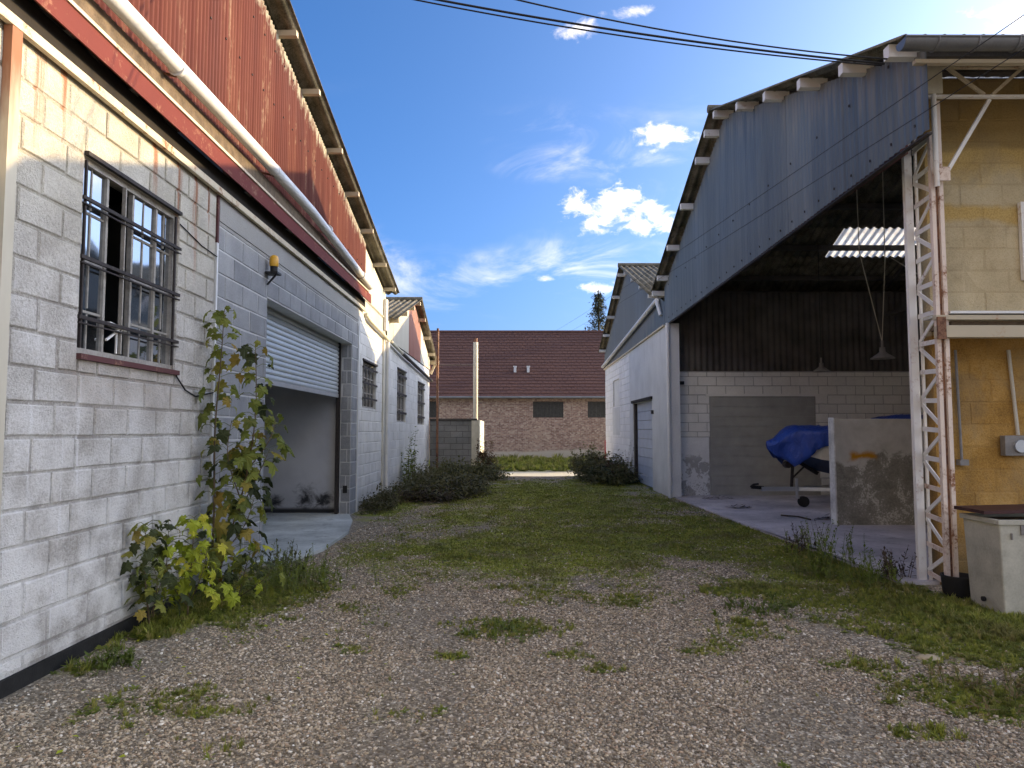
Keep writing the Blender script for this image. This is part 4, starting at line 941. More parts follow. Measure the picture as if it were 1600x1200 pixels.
# ------------------------------------------------------------------ things in the hangar
def hangar_things():
    t = empty('concrete_panel', (6.3, 12.0, .035), 'grey concrete partition slab with ochre paint blot and white edge in the hangar', 'wall panel')
    box('slab_face', 'panel', t, 5.42, 11.95, .035, 8.2, 12.13, 1.80); box('edge_face', 'panel_edge', t, 5.395, 11.94, .035, 5.419, 12.14, 1.82)
    # boat, lying along X, bow towards the lane
    Yb = 14.8; bt = empty('motor_boat', (7.3, Yb, .5), 'cream hulled boat with dark blue bottom on trailer, bow to the lane', 'boat')
    st = [(5.50, .02, 1.22, 1.34), (5.8, .26, 1.02, 1.34), (6.2, .60, .80, 1.33), (6.8, .78, .66, 1.31), (7.6, .85, .56, 1.30), (9.4, .85, .56, 1.28)]
    vs = []
    for x, w, kz, gzv in st:
        vs += [(x, Yb-w, gzv), (x, Yb-w*.86, kz+(gzv-kz)*.42), (x, Yb, kz), (x, Yb+w*.86, kz+(gzv-kz)*.42), (x, Yb+w, gzv)]
    up = [(i*5+k, i*5+k+1, i*5+k+6, i*5+k+5) for i in range(5) for k in (0, 3)]; lo = [(i*5+k, i*5+k+1, i*5+k+6, i*5+k+5) for i in range(5) for k in (1, 2)]
    B().add(vs, up, False).add([vs[25], vs[26], vs[27], vs[28], vs[29]], [(0, 1, 2, 3, 4)]).build('topsides', 'hull', bt); B().add(vs, lo, False).build('bottom', 'hull_blue', bt)
    B().bar((6.9, Yb-.84, 1.10), (9.4, Yb-.88, 1.12), .03, .05).build('rub_rail', 'black', bt)
    # tarpaulin
    n = 110; ms = 60; rr = random.Random(3); vs = []
    for i in range(n+1):
        t_ = i/n; x = 5.30+t_*4.2
        w = .03+.90*min(1, (t_/.30))**.75; zt = 1.40+.30*sstep(0, .13, t_)+.22*sstep(.5, .62, t_)*sstep(.95, .8, t_); 
        drop = .05+ (.62*min(1, t_/.10) if t_ < .10 else .62-.36*sstep(.10, .22, t_))
        for k in range(ms+1):
            a = -1+2*k/ms; yy = w*max(-1, min(1, a*1.25)) if abs(a) < .8 else w*(1 if a > 0 else -1)*(1.0-.06*(abs(a)-.8)/.2)
            zz = zt-.10*(abs(a)/.8)**2.2 if abs(a) < .8 else zt-.10-drop*(abs(a)-.8)/.2
            if abs(a) >= .8 and t_ < .12: yy *= 1-.7*((abs(a)-.8)/.2)*(1-t_/.12)
            q_ = 1-abs(mnoise.noise(Vector((x*5.5, yy*1.6+zz*1.2, 1))))*2; q2 = 1-abs(mnoise.noise(Vector((x*9+zz*5, yy*3, zz*3+4))))*2; nz = (q_*.5+q2*.35-.5)*.095
            vs.append((x+nz*.4, Yb+yy+nz*(.7 if abs(a) >= .75 else .2), zz+nz*.6))
    o = B().add(vs, [(i*(ms+1)+k, i*(ms+1)+k+1, (i+1)*(ms+1)+k+1, (i+1)*(ms+1)+k) for i in range(n) for k in range(ms)], True).build('tarpaulin', 'tarp')
    md = o.modifiers.new('s', 'SOLIDIFY'); md.thickness = .006; tag(o, 'crumpled bright blue tarpaulin draped over the boat bow', 'tarpaulin')
    tr = empty('boat_trailer', (6.8, Yb, .0), 'galvanised boat trailer with winch post and jockey wheel under the boat', 'trailer')
    B().bar((5.15, Yb, .40), (9.4, Yb-.0, .40), .07, .09).bar((5.9, Yb, .40), (7.2, Yb-.7, .42), .06, .07).bar((5.9, Yb, .40), (7.2, Yb+.7, .42), .06, .07).bar((7.2, Yb-.7, .42), (9.2, Yb-.7, .42), .06, .07).bar((7.2, Yb+.7, .42), (9.2, Yb+.7, .42), .06, .07).build('chassis', 'galv', tr)
    B().bar((4.95, Yb, .44), (5.2, Yb, .42), .06, .07).tube([(4.93, Yb, .44), (5.0, Yb, .49), (5.1, Yb, .5)], .02, 8).build('coupling', 'black', tr)
    B().bar((5.78, Yb, .44), (5.82, Yb, .95), .05, .05).bar((5.8, Yb, .62), (6.15, Yb, .95), .03, .03).build('winch_post', 'bar_steel', tr)
    B().tube([(5.70, Yb-.08, .90), (5.70, Yb+.08, .90)], .07, 12).build('winch', 'bar_steel', tr); B().bar((5.95, Yb, .95), (6.3, Yb-.05, .72), .14, .07).build('bow_roller', 'rubber', tr)
    B().bar((5.85, Yb-.1, .62), (5.85, Yb-.1, .22), .04, .04).build('jockey_stand', 'galv', tr); w = B().tube([(5.98, Yb-.14, .15), (5.98, Yb-.06, .15)], .11, 18).build('jockey_wheel', 'rubber', tr)
    B().bar((5.86, Yb-.1, .25), (5.98, Yb-.1, .15), .03, .03).build('wheel_fork', 'galv', tr)
    for s in (-1, 1):
        wq = B().tube([(8.0, Yb+s*.85, .30), (8.0, Yb+s*1.0, .30)], .28, 20).build('wheel', 'rubber', tr); B().tube([(8.0, Yb+s*.84, .30), (8.0, Yb+s*1.01, .30)], .15, 16).build('rim', 'galv', wq)
    B().bar((6.55, Yb-.35, .44), (6.65, Yb-.35, .72), .06, .30).build('keel_pad', 'box_grey', tr)
    # pendant lamps
    def pend(x, y, z, lab, r=.20, tie=True):
        p = empty('pendant_lamp', (x, y, z), lab, 'lamp', 'pendant lamps in the open hangar')
        B().lathe((x, y, z), [(r, 0), (r*.96, .015), (r*.45, .085), (.05, .12), (.045, .20), (.001, .205)], 20).build('shade', 'box_grey', p)
        B().tube([(x, y, z+.20), (x, y, z+.32)], .02, 8).build('stem', 'box_grey', p)
        if tie: B().tube([(x, y, z+.3), (x-.35, y, z+1.9), (x-.37, y, rt(y))], .008, 5).build('flex', 'beige_post', p); B().tube([(x, y, z+.3), (x+.10, y, z+1.75), (x+.12, y, rt(y))], .008, 5).build('flex', 'beige_post', p)
        else: B().tube([(x, y, z+.3), (x, y, rt(y))], .006, 5).build('flex', 'wire', p)
    pend(6.50, 12.4, 2.86, 'enamel cone lamp hanging on two pale flexes near the lattice column'); pend(6.95, 15.9, 2.92, 'dark cone lamp hanging low before the inner block wall', .19, False)
    w = B().tube([(7.9, 14.6, 5.2), (8.35, 14.0, 4.55)], .012, 6).build('tie_rod', 'beige_post'); tag(w, 'pale slanting rod under the translucent roof sheet', 'rod')
    s_ = empty('security_light', (3.97, 17.3, 2.7), 'small black floodlight fixed at left end of inner block wall', 'lamp')
    B().box(3.93, 17.22, 2.62, 4.03, 17.30, 2.80).build('housing', 'black', s_); B().box(4.04, 17.20, 2.72, 4.18, 17.32, 2.80).build('arm', 'black', s_)
    for i, (x, y, s, lab) in enumerate([(4.75, 16.5, .22, 'dark heap of leaves by the hangar wall corner'), (4.6, 14.6, .18, 'flat dark rag on the hangar floor near the grass'), (5.6, 12.7, .14, 'small dark scrap on the floor left of the concrete slab')]):
        b = B(); rr = random.Random(i+40)
        for k in range(46):
            a = rr.uniform(0, 6.28); q = s*rr.random()**.6; u, v, h = x+q*1.6*math.cos(a), y+q*math.sin(a), .04+.09*(1-q/s)*rr.random(); w_ = rr.uniform(.02, .05); b.add([(u-w_, v, h), (u, v-w_, h+.01), (u+w_, v, h+rr.uniform(0, .03)), (u, v+w_, h)], [(0, 1, 2, 3)])
        tag(b.build('leaf_litter', 'dry_weed'), lab, 'debris')
    tag(B().tube([(4.95, 13.2, .05), (5.15, 12.9, .06), (5.22, 12.55, .05)], .015, 6).build('stick', 'bark'), 'dark stick lying on the hangar floor', 'stick')
hangar_things()

def side_things():
    e = empty('electric_box', (5.3, 7.45, 1.35), 'grey meter box with round meter on the lower ochre wall', 'electrical box')
    box('housing', 'box_grey', e, 5.12, 7.40, 1.34, 5.44, 7.48, 1.55, bevel=.006)
    B().tube([(5.27, 7.37, 1.44), (5.27, 7.40, 1.44)], .065, 18).build('meter', 'galv', e); B().box(5.36, 7.385, 1.38, 5.42, 7.399, 1.43).build('switch', 'box_grey', e)
    t = B().tube([(5.24, 7.46, 2.45), (5.30, 7.46, 1.555)], .018, 8).build('conduit', 'beige_post'); tag(t, 'pale conduit running down into the grey meter box', 'pipe')
    t = B().tube([(4.68, 7.46, 2.45), (4.70, 7.46, 1.30)], .014, 8).build('conduit', 'box_grey'); tag(t, 'thin grey conduit beside the lattice column on ochre wall', 'pipe')
    b = B().box(4.66, 7.42, 1.24, 4.75, 7.49, 1.30).build('junction_box', 'box_grey', t)
    # container with dark lid
    T = empty('storage_bin', (4.7, 6.35, 0), 'beige plastic bin with dark red lid slightly open at right edge', 'bin')
    x0, x1, y0, y1 = 4.22, 5.15, 6.22, 6.72
    vs = [(x0+.03, y0+.02, .0), (x1-.03, y0+.02, .0), (x1-.03, y1-.02, .0), (x0+.03, y1-.02, .0), (x0, y0, .79), (x1, y0, .79), (x1, y1, .79), (x0, y1, .79)]
    B().add(vs, [(0, 3, 2, 1), (0, 1, 5, 4), (1, 2, 6, 5), (2, 3, 7, 6), (3, 0, 4, 7)]).build('body', 'bin', T, bevel=.012)
    B().box(x0-.02, y0-.02, .785, x1+.02, y0+.012, .83).box(x0-.02, y1-.012, .785, x1+.02, y1+.02, .83).box(x0-.02, y0+.0121, .785, x0+.012, y1-.0121, .83).box(x1-.012, y0+.0121, .785, x1+.02, y1-.0121, .83).build('rim', 'bin', T, bevel=.006)
    B().box(x0+.02, y0+.02, .60, x1-.02, y1-.02, .80).build('filling', 'black', T)
    B().prism([(x0-.06, .865), (x1+.04, .89), (x1+.04, .92), (x0-.06, .895)], 1, y0+.10, y1+.03).build('lid', 'lid', T)
    B().box(x0+.18, y0-.012, .70, x0+.26, y0-.0005, .784).box(x1-.26, y0-.012, .70, x1-.18, y0-.0005, .784).build('latch', 'box_grey', T); B().tube([(x0+.012, y0+.25, .10), (x0-.012, y0+.25, .10)], .022, 10).build('drain_plug', 'rubber', T)
    B().box(x0+.30, y0-.001, .35, x1, y0+.010, .362).box(x0+.09, y0-.022, .66, x0+.10, y0-.004, .715).build('moulding', 'box_grey', T)
    bk = empty('black_bucket', (4.28, 6.85, 0), 'squat black rubber bucket between lattice column and beige bin', 'bucket')
    B().lathe((4.30, 6.95, 0), [(.001, .005), (.11, .005), (.14, .05), (.15, .20), (.155, .215), (.14, .215), (.13, .07), (.001, .06)], 20).build('bucket_body', 'rubber', bk)
    s = B().lathe((2.92, 5.1, .0), [(.001, .05), (.05, .045), (.085, .025), (.09, .0)], 9).build('flat_stone', 'stone'); s.scale = (1, .7, .6); tag(s, 'flat sandy stone lying alone on the gravel before the beige bin', 'stone')
side_things()

# overhead cables
def cables():
    def cab(a, b, sag, r, name, lab, grp, n=26):
        a, b = Vector(a), Vector(b); P = []
        for i in range(n+1):
            t = i/n; p = a.lerp(b, t); p.z -= sag*4*t*(1-t); P.append(p)
        o = B().tube(P, r, 6).build(name, 'wire'); tag(o, lab, 'cable', grp)
    g = 'black cables crossing the lane'
    cab((3.52, 6.5, 5.06), (-3.03, 6.0, 5.90), .12, .010, 'overhead_cable', 'lower thick black cable sagging from the hangar eave across the lane', g)
    cab((3.52, 6.55, 5.07), (-3.03, 6.1, 5.95), .15, .007, 'overhead_cable', 'thin black cable twisted just under the thick one across the lane', g)
    cab((3.52, 6.45, 5.08), (-3.03, 5.5, 6.02), .24, .007, 'overhead_cable', 'uppermost black cable crossing the lane above the other two', g)
    g = 'thin wires running down the lane'
    cab((1.5, 60, 8.95), (3.62, 2.0, 4.28), .25, .0035, 'overhead_wire', 'left thin wire running along the lane in front of the blue gable', g, 60)
    cab((2.6, 60, 8.95), (3.70, 2.0, 4.12), .25, .0035, 'overhead_wire', 'right thin wire running along the lane in front of the blue gable', g, 60)
    p = empty('wire_post', (3.7, 1.9, 0), 'timber post beside the ochre side carrying the lane wires', 'post'); B().tube([(3.66, 1.9, 0), (3.66, 1.9, 4.5)], [.11, .08], 10).build('shaft', 'bark', p)
    p = empty('utility_pole', (2.1, 60, 0), 'distant timber pole behind the brick building carrying the wires', 'pole'); B().tube([(2.1, 60, 0), (2.1, 60, 9.1)], [.14, .09], 10).build('shaft', 'bark', p); B().bar((1.3, 60, 8.9), (2.8, 60, 8.9), .1, .1).build('crossarm', 'bark', p)
cables()

# ------------------------------------------------------------------ vegetation
def me_from(b, mat, name):
    me = b.mesh(name); me.materials.append(MATS[mat]); return me
def maple_mesh(mat, v=0):
    cu = (.28, .05, .45, .16)[v]; dr = (.22, .5, .10, .8)[v]; sk = (0, .12, -.1, .05)[v]
    # five lobed leaf in the XY plane, stalk at origin, tip along +Y, slightly folded and drooping
    pts = [(0, 0), (.16, -.10), (.30, -.04), (.24, .10), (.46, .16), (.40, .30), (.52, .50), (.30, .48), (.22, .56), (.20, .74), (.08, .80), (0, 1.0)]
    full = pts + [(-x, y) for x, y in reversed(pts[1:-1])]
    vs = [(0, .35, .05)] + [(x+sk*y, y*(1-.12*dr*y), -cu*abs(x)-dr*y*y+(.05 if i % 3 else -.03)) for i, (x, y) in enumerate(full)]; n = len(full)
    b = B().add(vs, [(0, 1+i, 1+(i+1) % n) for i in range(n)], False); return me_from(b, mat, 'leaf')
LEAF = {k: [maple_mesh(k, v) for v in range(4)] for k in ('maple_leaf', 'lime_leaf', 'dark_leaf')}
def sapling(loc, pts, label, nl, size, kinds, name='maple_sapling', spread=.22, seed=1, r0=.012, zmin=.1, branches=()):
    rr = random.Random(seed); T = empty(name, loc, label, 'plant'); base = Vector(loc)
    P = [Vector(p) for p in pts]
    def curve(P, t):
        s = t*(len(P)-1); i = min(int(s), len(P)-2); f = s-i; p0 = P[max(i-1, 0)]; p1 = P[i]; p2 = P[i+1]; p3 = P[min(i+2, len(P)-1)]
        return .5*((2*p1)+(p2-p0)*f+(2*p0-5*p1+4*p2-p3)*f*f+(3*p1-p0-3*p2+p3)*f**3)
    C = [curve(P, i/24) for i in range(25)]
    B().tube(C, [r0*(1-.75*i/24) for i in range(25)], 6).build('stem', 'stem', T)
    lines = [(P, nl)]
    for q, cnt in branches:
        Q = [Vector(p) for p in q]; lines.append((Q, cnt)); B().tube([curve(Q, i/10) for i in range(11)], [r0*.55*(1-.6*i/10) for i in range(11)], 5).build('branch', 'stem', T)
    pb = B()
    for Pq, cnt in lines:
        for k in range(cnt):
            t = zmin+(1-zmin)*(k+.5*rr.random())/cnt; p = curve(Pq, min(t, 1)); a = k*2.4+rr.uniform(-.5, .5)
            ln = spread*rr.uniform(.45, 1.05)*(1.15-.55*t); d = Vector((math.cos(a), math.sin(a), .25)); tip = p+d*ln
            if tip.x < LX+.05: tip.x = LX+.05+rr.uniform(.0, .04)
            pb.tube([p, p.lerp(tip, .5)+Vector((0, 0, .02)), tip], .0025, 4, False)
            o = bpy.data.objects.new('leaf', rr.choice(LEAF[rr.choice(kinds)])); COL.objects.link(o); o.parent = T; o.location = tip-base
            s = size*rr.uniform(.5, 1.35)*(1.1-.3*t); o.scale = (s, s, s)
            o.rotation_euler = (R(rr.uniform(-75, -15)), R(rr.uniform(-25, 25)), math.atan2(d.y, d.x)-R(90)+rr.uniform(-.6, .6))
    pb.build('leaf_stalks', 'green_stem', T)
sapling((-2.90, 6.95, 0), [(-2.90, 6.95, 0), (-2.90, 6.98, .8), (-2.92, 7.0, 1.6), (-2.88, 7.0, 2.3), (-2.86, 7.0, 2.80)], 'tall thin maple sapling nearest the white joint, reaching the window bars', 58, .15, ['maple_leaf'], seed=3, spread=.24, zmin=.12)
sapling((-2.85, 6.85, 0), [(-2.85, 6.85, 0), (-2.74, 6.95, .55), (-2.62, 7.05, 1.15), (-2.56, 7.1, 1.8), (-2.58, 7.1, 2.48)], 'bushier maple sapling leaning towards the open roller door', 66, .155, ['maple_leaf', 'maple_leaf', 'dark_leaf'], seed=8, spread=.27, zmin=.1,
        branches=[([(-2.70, 7.0, .75), (-2.50, 6.95, 1.1), (-2.36, 6.95, 1.42)], 18), ([(-2.66, 7.0, .95), (-2.75, 6.9, 1.35), (-2.72, 6.9, 1.7)], 14), ([(-2.62, 7.05, 1.2), (-2.42, 7.1, 1.5), (-2.35, 7.1, 1.75)], 12), ([(-2.78, 6.9, .4), (-2.55, 6.85, .7), (-2.45, 6.8, .95)], 16)])
sapling((-2.78, 6.2, 0), [(-2.78, 6.2, 0), (-2.76, 6.2, .4), (-2.74, 6.2, .86)], 'low maple seedling with bright yellow green leaves at foot of white wall', 40, .125, ['lime_leaf'], seed=5, spread=.24, zmin=.2,
        branches=[([(-2.77, 6.2, .1), (-2.62, 6.1, .4), (-2.58, 6.1, .62)], 14), ([(-2.78, 6.2, .1), (-2.9, 6.1, .35), (-2.9, 6.05, .66)], 12)], r0=.008)
sapling((-2.92, 5.85, 0), [(-2.92, 5.85, 0), (-2.95, 5.8, .45), (-2.93, 5.75, .86)], 'dark leaved seedling against white wall left of the yellow one', 40, .115, ['dark_leaf', 'maple_leaf'], seed=6, spread=.24, zmin=.15, branches=[([(-2.92, 5.85, .1), (-2.9, 6.05, .5), (-2.92, 6.1, .82)], 20), ([(-2.9, 5.85, .1), (-2.8, 5.7, .4), (-2.8, 5.62, .55)], 12)], r0=.008)
sapling((-2.55, 6.7, 0), [(-2.55, 6.7, 0), (-2.5, 6.72, .25), (-2.45, 6.75, .5)], 'knee high seedling with yellowing leaves at foot of the leaning sapling', 30, .115, ['maple_leaf', 'dark_leaf', 'maple_leaf', 'lime_leaf'], seed=9, spread=.26, zmin=.15, branches=[([(-2.55, 6.7, .05), (-2.75, 6.6, .3), (-2.8, 6.55, .45)], 16), ([(-2.55, 6.7, .05), (-2.3, 6.65, .22), (-2.2, 6.65, .35)], 10)], r0=.007)

def leafcloud(name, cat, label, mat, c, rad, n, ls, seed, stems='stem', twigs=20, floor=0., hf=1.0, clump=.6):
    """mound of leaf clumps on arching stems"""
    rr = random.Random(seed); T = empty(name, (c[0], c[1], floor), label, cat); b = B(); tw = B()
    cl = []
    for i in range(twigs):
        a = rr.uniform(0, 6.283); q = rr.random()**.5; ex = Vector((c[0]+rad[0]*q*math.cos(a), c[1]+rad[1]*q*math.sin(a), 0))
        h = rad[2]*math.sqrt(max(.05, 1-q*q))*rr.uniform(.55, 1.12); ex.z = floor+h*hf
        s0 = Vector((c[0]+rad[0]*.5*q*math.cos(a+.4), c[1]+rad[1]*.5*q*math.sin(a+.4), floor)); md = s0.lerp(ex, .5)+Vector((0, 0, h*.3))
        tw.tube([s0, md, ex], [.008, .006, .003], 4, False); cl.append((s0, md, ex))
        if i % 6 == 0: tip = ex+Vector((rr.gauss(0, .15), rr.gauss(0, .15), rad[2]*rr.uniform(.3, .9))); tw.tube([ex, tip], [.004, .002], 4, False); cl.append((md, ex, tip))
    for i in range(n):
        s0, md, ex = rr.choice(cl); t = rr.random()**.6; p = s0.lerp(md, t*2) if t < .5 else md.lerp(ex, t*2-1)
        p = p+Vector((rr.gauss(0, 1)*rad[0]*.12, rr.gauss(0, 1)*rad[1]*.12, rr.gauss(0, 1)*rad[2]*.10)); p.z = max(p.z, floor+.02)
        d = Vector((rr.gauss(0, 1), rr.gauss(0, 1), rr.gauss(.15, .5))).normalized(); u = d.cross(Vector((0, 0, 1))).normalized(); s = ls*rr.uniform(.5, 1.3)
        b.add([p, p+d*s*.5+u*s*.32, p+d*s+Vector((0, 0, -s*.2)), p+d*s*.5-u*s*.32], [(0, 1, 2, 3)])
    tw.build('stems', stems, T); o = b.build('foliage', mat, T); tag(o, kind='stuff'); return T
leafcloud('bramble', 'shrub', 'broad low bramble mound at foot of the far left white wall', 'bramble_leaf', (-1.85, 18.6), (1.2, 2.8, .42), 10000, .10, 21, twigs=120)
leafcloud('bramble', 'shrub', 'bramble mound in front of the low grey block wall', 'bramble_leaf', (-1.7, 23.6), (1.5, 1.8, .50), 6500, .11, 22, twigs=90)
leafcloud('bramble', 'shrub', 'low brownish bramble patch at the front of the far left mound', 'dry_weed', (-1.9, 16.6), (.9, 1.3, .28), 1800, .07, 33, twigs=60)
leafcloud('bramble', 'shrub', 'thin weeds along the left wall just past the roller door', 'bramble_leaf', (-2.75, 15.2), (.35, 1.7, .30), 2200, .07, 23, twigs=50)
leafcloud('bramble', 'shrub', 'reddish bramble mound against the far right white wall', 'bramble_leaf', (3.05, 23.0), (.95, 2.4, .58), 8000, .11, 24, twigs=110)
leafcloud('bramble', 'shrub', 'rust tinted tangle at foot of the right bramble mound', 'red_leaf', (3.2, 22.4), (.65, 1.2, .5), 1800, .09, 25, twigs=40)
leafcloud('buddleia', 'shrub', 'upright bush with twigs at the far end of the right row', 'bramble_leaf', (2.9, 26.4), (.8, 1.2, .8), 3200, .11, 26, twigs=50)
leafcloud('bramble', 'shrub', 'dark shrub at base of the cream end pier', 'red_leaf', (-1.0, 26.2), (.45, .8, .9), 2000, .10, 27, twigs=30)
leafcloud('ivy', 'plant', 'small green sprig climbing the far left wall above the brambles', 'weed_leaf', (-2.8, 19.8), (.25, .5, 1.15), 700, .09, 28, twigs=20)
def weed(name, label, c, h, n, mat, seed, spread=.2, lw=.035):
    rr = random.Random(seed); T = empty(name, (c[0], c[1], 0), label, 'weed'); st = B(); lf = B()
    for i in range(n):
        a = rr.uniform(0, 6.283); b0 = Vector((c[0]+rr.gauss(0, spread*.6), c[1]+rr.gauss(0, spread*.6), 0)); hh = h*rr.uniform(.45, 1.05); tip = b0+Vector((math.cos(a)*hh*.28, math.sin(a)*hh*.28, hh)); md = b0.lerp(tip, .5)+Vector((0, 0, hh*.06))
        st.tube([b0, md, tip], [.004, .003, .0015], 4, False)
        for k in range(int(10+h*18)):
            t = rr.uniform(.1, 1); p = b0.lerp(md, t*2) if t < .5 else md.lerp(tip, t*2-1); d = Vector((rr.gauss(0, 1), rr.gauss(0, 1), rr.gauss(.5, .5))).normalized(); u = d.cross(Vector((0, 0, 1))).normalized(); s = lw*rr.uniform(.7, 2.2)*(1.3-t*.7)
            lf.add([p, p+d*s*.5+u*s*.2, p+d*s, p+d*s*.5-u*s*.2], [(0, 1, 2, 3)])
    st.build('stems', 'green_stem' if mat != 'dry_weed' else 'stem', T); tag(lf.build('foliage', mat, T), kind='stuff')
weed('weed_clump', 'tall yellow green weed in front of the hangar floor edge', (3.33, 7.9), .62, 26, 'weed_leaf', 1, .16)
weed('weed_clump', 'dark seed headed weeds at the floor edge of the hangar', (3.85, 9.6), .42, 22, 'dry_weed', 2, .22)
weed('weed_clump', 'brown dried clump at foot of the lattice column', (4.12, 7.75), .36, 26, 'dry_weed', 3, .14)
weed('weed_clump', 'green leafy clump between yellow weed and lattice column', (3.75, 7.5), .34, 30, 'weed_leaf', 4, .28)
weed('weed_clump', 'spindly weed at mid floor edge left of the brown clump', (3.95, 8.6), .45, 14, 'weed_leaf', 5, .3)
weed('weed_clump', 'low dark green clump nearest the bottom right corner', (2.98, 4.35), .16, 34, 'grass_leafy', 6, .34) if 'grass_leafy' in MATS else weed('weed_clump', 'low dark green clump nearest the bottom right corner', (3.0, 4.35), .13, 40, 'bramble_leaf', 6, .34, .028)
weed('weed_clump', 'dense green weeds before the concrete apron of the roller door', (-2.25, 7.5), .34, 60, 'weed_leaf', 7, .40)
weed('weed_clump', 'straggly weeds left of the concrete apron under the saplings', (-2.6, 7.9), .36, 40, 'bramble_leaf', 8, .36)
weed('weed_clump', 'bright green tuft beside the black plinth in the left foreground', (-2.72, 4.95), .12, 34, 'weed_leaf', 9, .14, .03)
weed('weed_clump', 'thin dead stalks against the far right white wall', (3.55, 21.6), 1.3, 8, 'dry_weed', 10, .2)
weed('weed_clump', 'low green clump in the middle right gravel', (2.15, 6.35), .12, 44, 'weed_leaf', 11, .32, .03)
weed('weed_clump', 'bright low tuft in the middle of the gravel', (-.05, 5.75), .09, 40, 'weed_leaf', 12, .22, .025)

def conifer(c, h, r, label, seed, group=None):
    rr = random.Random(seed); T = empty('conifer_tree', (c[0], c[1], 0), label, 'tree', group); B().tube([(c[0], c[1], 0), (c[0], c[1], h)], [.25, .03], 8).build('trunk', 'bark', T); b = B()
    for k in range(46):
        z = h*(.12+.87*k/46)
        for j in range(9):
            a = rr.uniform(0, 6.283); L = r*(1-z/h)**.8*rr.uniform(.6, 1.15)+.15; d = Vector((math.cos(a), math.sin(a), -.18))
            for q in range(16):
                t = rr.uniform(.15, 1); p = Vector((c[0], c[1], z))+d*L*t+Vector((rr.gauss(0, .06), rr.gauss(0, .06), rr.gauss(0, .08))); u = Vector((rr.gauss(0, 1), rr.gauss(0, 1), rr.gauss(-.3, .4))).normalized(); v = u.cross(Vector((0, 0, 1))).normalized(); s = .26*rr.uniform(.6, 1.3)
                b.add([p, p+u*s*.5+v*s*.2, p+u*s, p+u*s*.5-v*s*.2], [(0, 1, 2, 3)])
    tag(b.build('crown', 'conifer', T), kind='stuff')
conifer((6.15, 50), 11.6, 2.6, 'dark spruce tip showing above the brick roof beside the right row', 1)
def shadetree(c, h, r, label, seed):  # unseen trees added to shade the grass before the brick wall
    rr = random.Random(seed); T = empty('shade_caster_tree', (c[0], c[1], 0), label, 'tree', 'unseen trees added behind the right row for shade'); B().tube([(c[0], c[1], 0), (c[0]+.1, c[1], h*.6)], [.16, .07], 8).build('trunk', 'bark', T); b = B(); bl_ = [Vector((c[0]+rr.uniform(-r, r)*.7, c[1]+rr.uniform(-r, r)*.7, h*rr.uniform(.3, .9))) for _ in range(16)]
    for i in range(5200):
        q = rr.choice(bl_); d = Vector((rr.gauss(0, 1), rr.gauss(0, 1), rr.gauss(0, 1))).normalized(); p = q+d*r*.42*rr.random()**.4; u = Vector((rr.gauss(0, 1), rr.gauss(0, 1), rr.gauss(0, .6))).normalized(); v = u.cross(Vector((0, 0, 1))).normalized(); s = .22*rr.uniform(.6, 1.3)
        b.add([p, p+u*s*.5+v*s*.3, p+u*s, p+u*s*.5-v*s*.3], [(0, 1, 2, 3)])
    tag(b.build('crown', 'bramble_leaf', T), kind='stuff')
for i, (x, y, h, lab) in enumerate([(11.5, 37.2, 5.5, 'added unseen shade tree nearest the brick gable'), (14.2, 38.3, 6.0, 'second added shade tree out from the brick gable'), (17.2, 39.4, 6.2, 'third added shade tree out from the brick gable'), (20, 40, 6.4, 'outermost added shade tree beyond the right row')]): shadetree((x, y), h, 2.0, lab, 60+i)

# gravel, grass
def pebbles():
    srcs = []
    for k in range(5):
        import bmesh
        bm = bmesh.new(); bmesh.ops.create_icosphere(bm, subdivisions=1, radius=1); rr = random.Random(k)
        for v in bm.verts: v.co = Vector((v.co.x*rr.uniform(.75, 1.2), v.co.y*rr.uniform(.65, 1.0), v.co.z*rr.uniform(.45, .75)))
        me = bpy.data.meshes.new('pebble'); bm.to_mesh(me); bm.free(); me.materials.append(MATS['pebble']); srcs.append(me)
    rr = random.Random(11); P = []; Ro = []; S = []
    def put(n, x0, x1, y0, y1, s0, s1):
        for _ in range(n):
            y = y0+(y1-y0)*rr.random(); x = rr.uniform(max(x0, -.78*y-.3), min(x1, .78*y+.3))
            if x < LX+.03: continue
            g = green(x, y)
            if rr.random() < min(.90, max(0, g-.08)*1.25): continue
            if x > 4.0 and y > 7.4: continue
            if -3.3 < x < -2.5 and 8.5 < y < 13.6: continue
            fines = mnoise.noise(Vector((x*.9+3, y*.55, 5)))+.5*mnoise.noise(Vector((x*3, y*2.2, 9)))
            if fines > .12 and rr.random() < .75*min(1, (fines-.12)*4): continue
            s = s0+(s1-s0)*rr.random()**3.0; P.append((x, y, gz(x, y)+s*.25)); Ro.append((rr.uniform(-.5, .5), rr.uniform(-.5, .5), rr.uniform(0, 6.28))); S.append((s*rr.uniform(.8, 1.3), s, s*rr.uniform(.7, 1.1)))
    put(110000, -3.0, 4.6, 2.6, 5.0, .004, .0135); put(70000, -3.0, 4.6, 5.0, 7.5, .005, .0145); put(40000, -3.0, 4.6, 7.5, 10.5, .0065, .016); put(26000, -3.0, 4.2, 10.5, 18, .009, .02)
    scatter('gravel', P, Ro, S, srcs, 'loose pinkish brown gravel covering the lane')
pebbles()
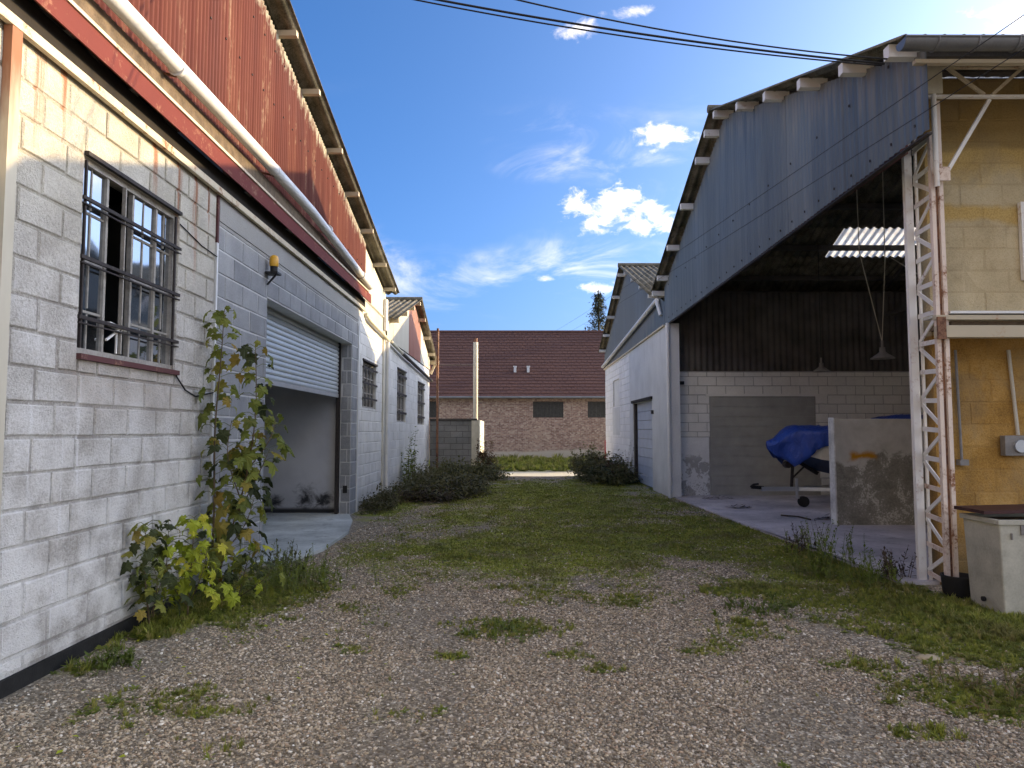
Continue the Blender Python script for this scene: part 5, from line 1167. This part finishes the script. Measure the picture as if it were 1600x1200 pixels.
def grass():
    srcs = []
    for k in range(6):
        rr = random.Random(k+50); b = B()
        for i in range(16):
            a = rr.uniform(0, 6.283); r0 = rr.uniform(0, .25); p = Vector((math.cos(a)*r0, math.sin(a)*r0, 0)); h = rr.uniform(.5, 1.05); ln = rr.uniform(.1, .6); d = Vector((math.cos(a+rr.gauss(0, .5)), math.sin(a+rr.gauss(0, .5)), 0)); u = d.cross(Vector((0, 0, 1)))*.045
            m_ = p+d*ln*.35*h+Vector((0, 0, h*.6)); t = p+d*ln*h+Vector((0, 0, h*rr.uniform(.75, 1)))
            b.add([p-u, p+u, m_+u*.8, m_-u*.8, t], [(0, 1, 2, 3), (3, 2, 4)])
        srcs.append(me_from(b, 'grass_blade', 'tuft'))
    for k in range(3):
        rr = random.Random(k+80); b = B()
        for i in range(9):
            a = i*.7+rr.uniform(-.2, .2); d = Vector((math.cos(a), math.sin(a), rr.uniform(.15, .6))); u = d.cross(Vector((0, 0, 1))).normalized()*.16; L = rr.uniform(.5, 1.)
            b.add([(0, 0, .02), d*L*.5+u, d*L+Vector((0, 0, -.12)), d*L*.5-u], [(0, 1, 2, 3)])
        srcs.append(me_from(b, 'weed_leaf', 'rosette'))
    rr = random.Random(12); P = []; Ro = []; S = []
    def put(n, x0, x1, y0, y1, h0, h1, thr, kk=1.0):
        for _ in range(n):
            y = y0+(y1-y0)*rr.random(); x = rr.uniform(max(x0, -.78*y-.3), min(x1, .78*y+.3)); g = green(x, y)
            if x < LX+.03 or (x > 4.0 and y > 7.45) or (-3.3 < x < -2.52 and 8.5 < y < 13.6): continue
            if g < thr or rr.random() > (g-thr)*1.5*kk: continue
            edge = 1+1.1*max(0, 1-abs(x+2.9)/.5)*(y < 9)+.9*max(0, 1-abs(x-3.9)/.6)*(5.5 < y < 9.5)
            s = (h0+(h1-h0)*rr.random()**2)*edge*(1+.9*max(0, mnoise.noise(Vector((x*1.9, y*1.7, 31))))); P.append((x, y, gz(x, y))); Ro.append((rr.uniform(-.15, .15), rr.uniform(-.15, .15), rr.uniform(0, 6.28))); S.append((s*1.15, s*1.15, s))
    put(90000, -3.05, 4.6, 2.8, 7.5, .012, .050, .10)
    for i in range(62):
        ya = 7.5+i*.3; yb = ya+.3; put(int(.3*7.3*(480+1500*math.exp(-(ya-7.5)/6.5))), -3.05, 4.3, ya, yb, .009+.0003*(ya-7.5), .030+.0008*(ya-7.5), .12)
    put(16000, -14, 9, 33, 38, .05, .30, .2)
    scatter('grass', P, Ro, S, srcs, 'short mossy grass and small weeds spreading over the gravel')
    # fallen yellow leaves
    m = bpy.data.meshes.new('fallen'); lf = B().add([(0, 0, 0), (.5, .35, .12), (1, 0, .05), (.5, -.35, .1)], [(0, 1, 2, 3)]); src = me_from(lf, 'lime_leaf', 'fallen_leaf'); P = []; Ro = []; S = []
    for _ in range(130):
        x, y = rr.gauss(-2.0, .7), rr.gauss(6.3, 1.5)
        if x > LX+.05 and y > 3: P.append((x, y, gz(x, y)+.02)); Ro.append((rr.uniform(-.3, .3), rr.uniform(-.3, .3), rr.uniform(0, 6.28))); s = rr.uniform(.02, .045); S.append((s, s, s))
    scatter('fallen_leaves', P, Ro, S, [src], 'scattered small yellow leaves near the saplings')
grass()
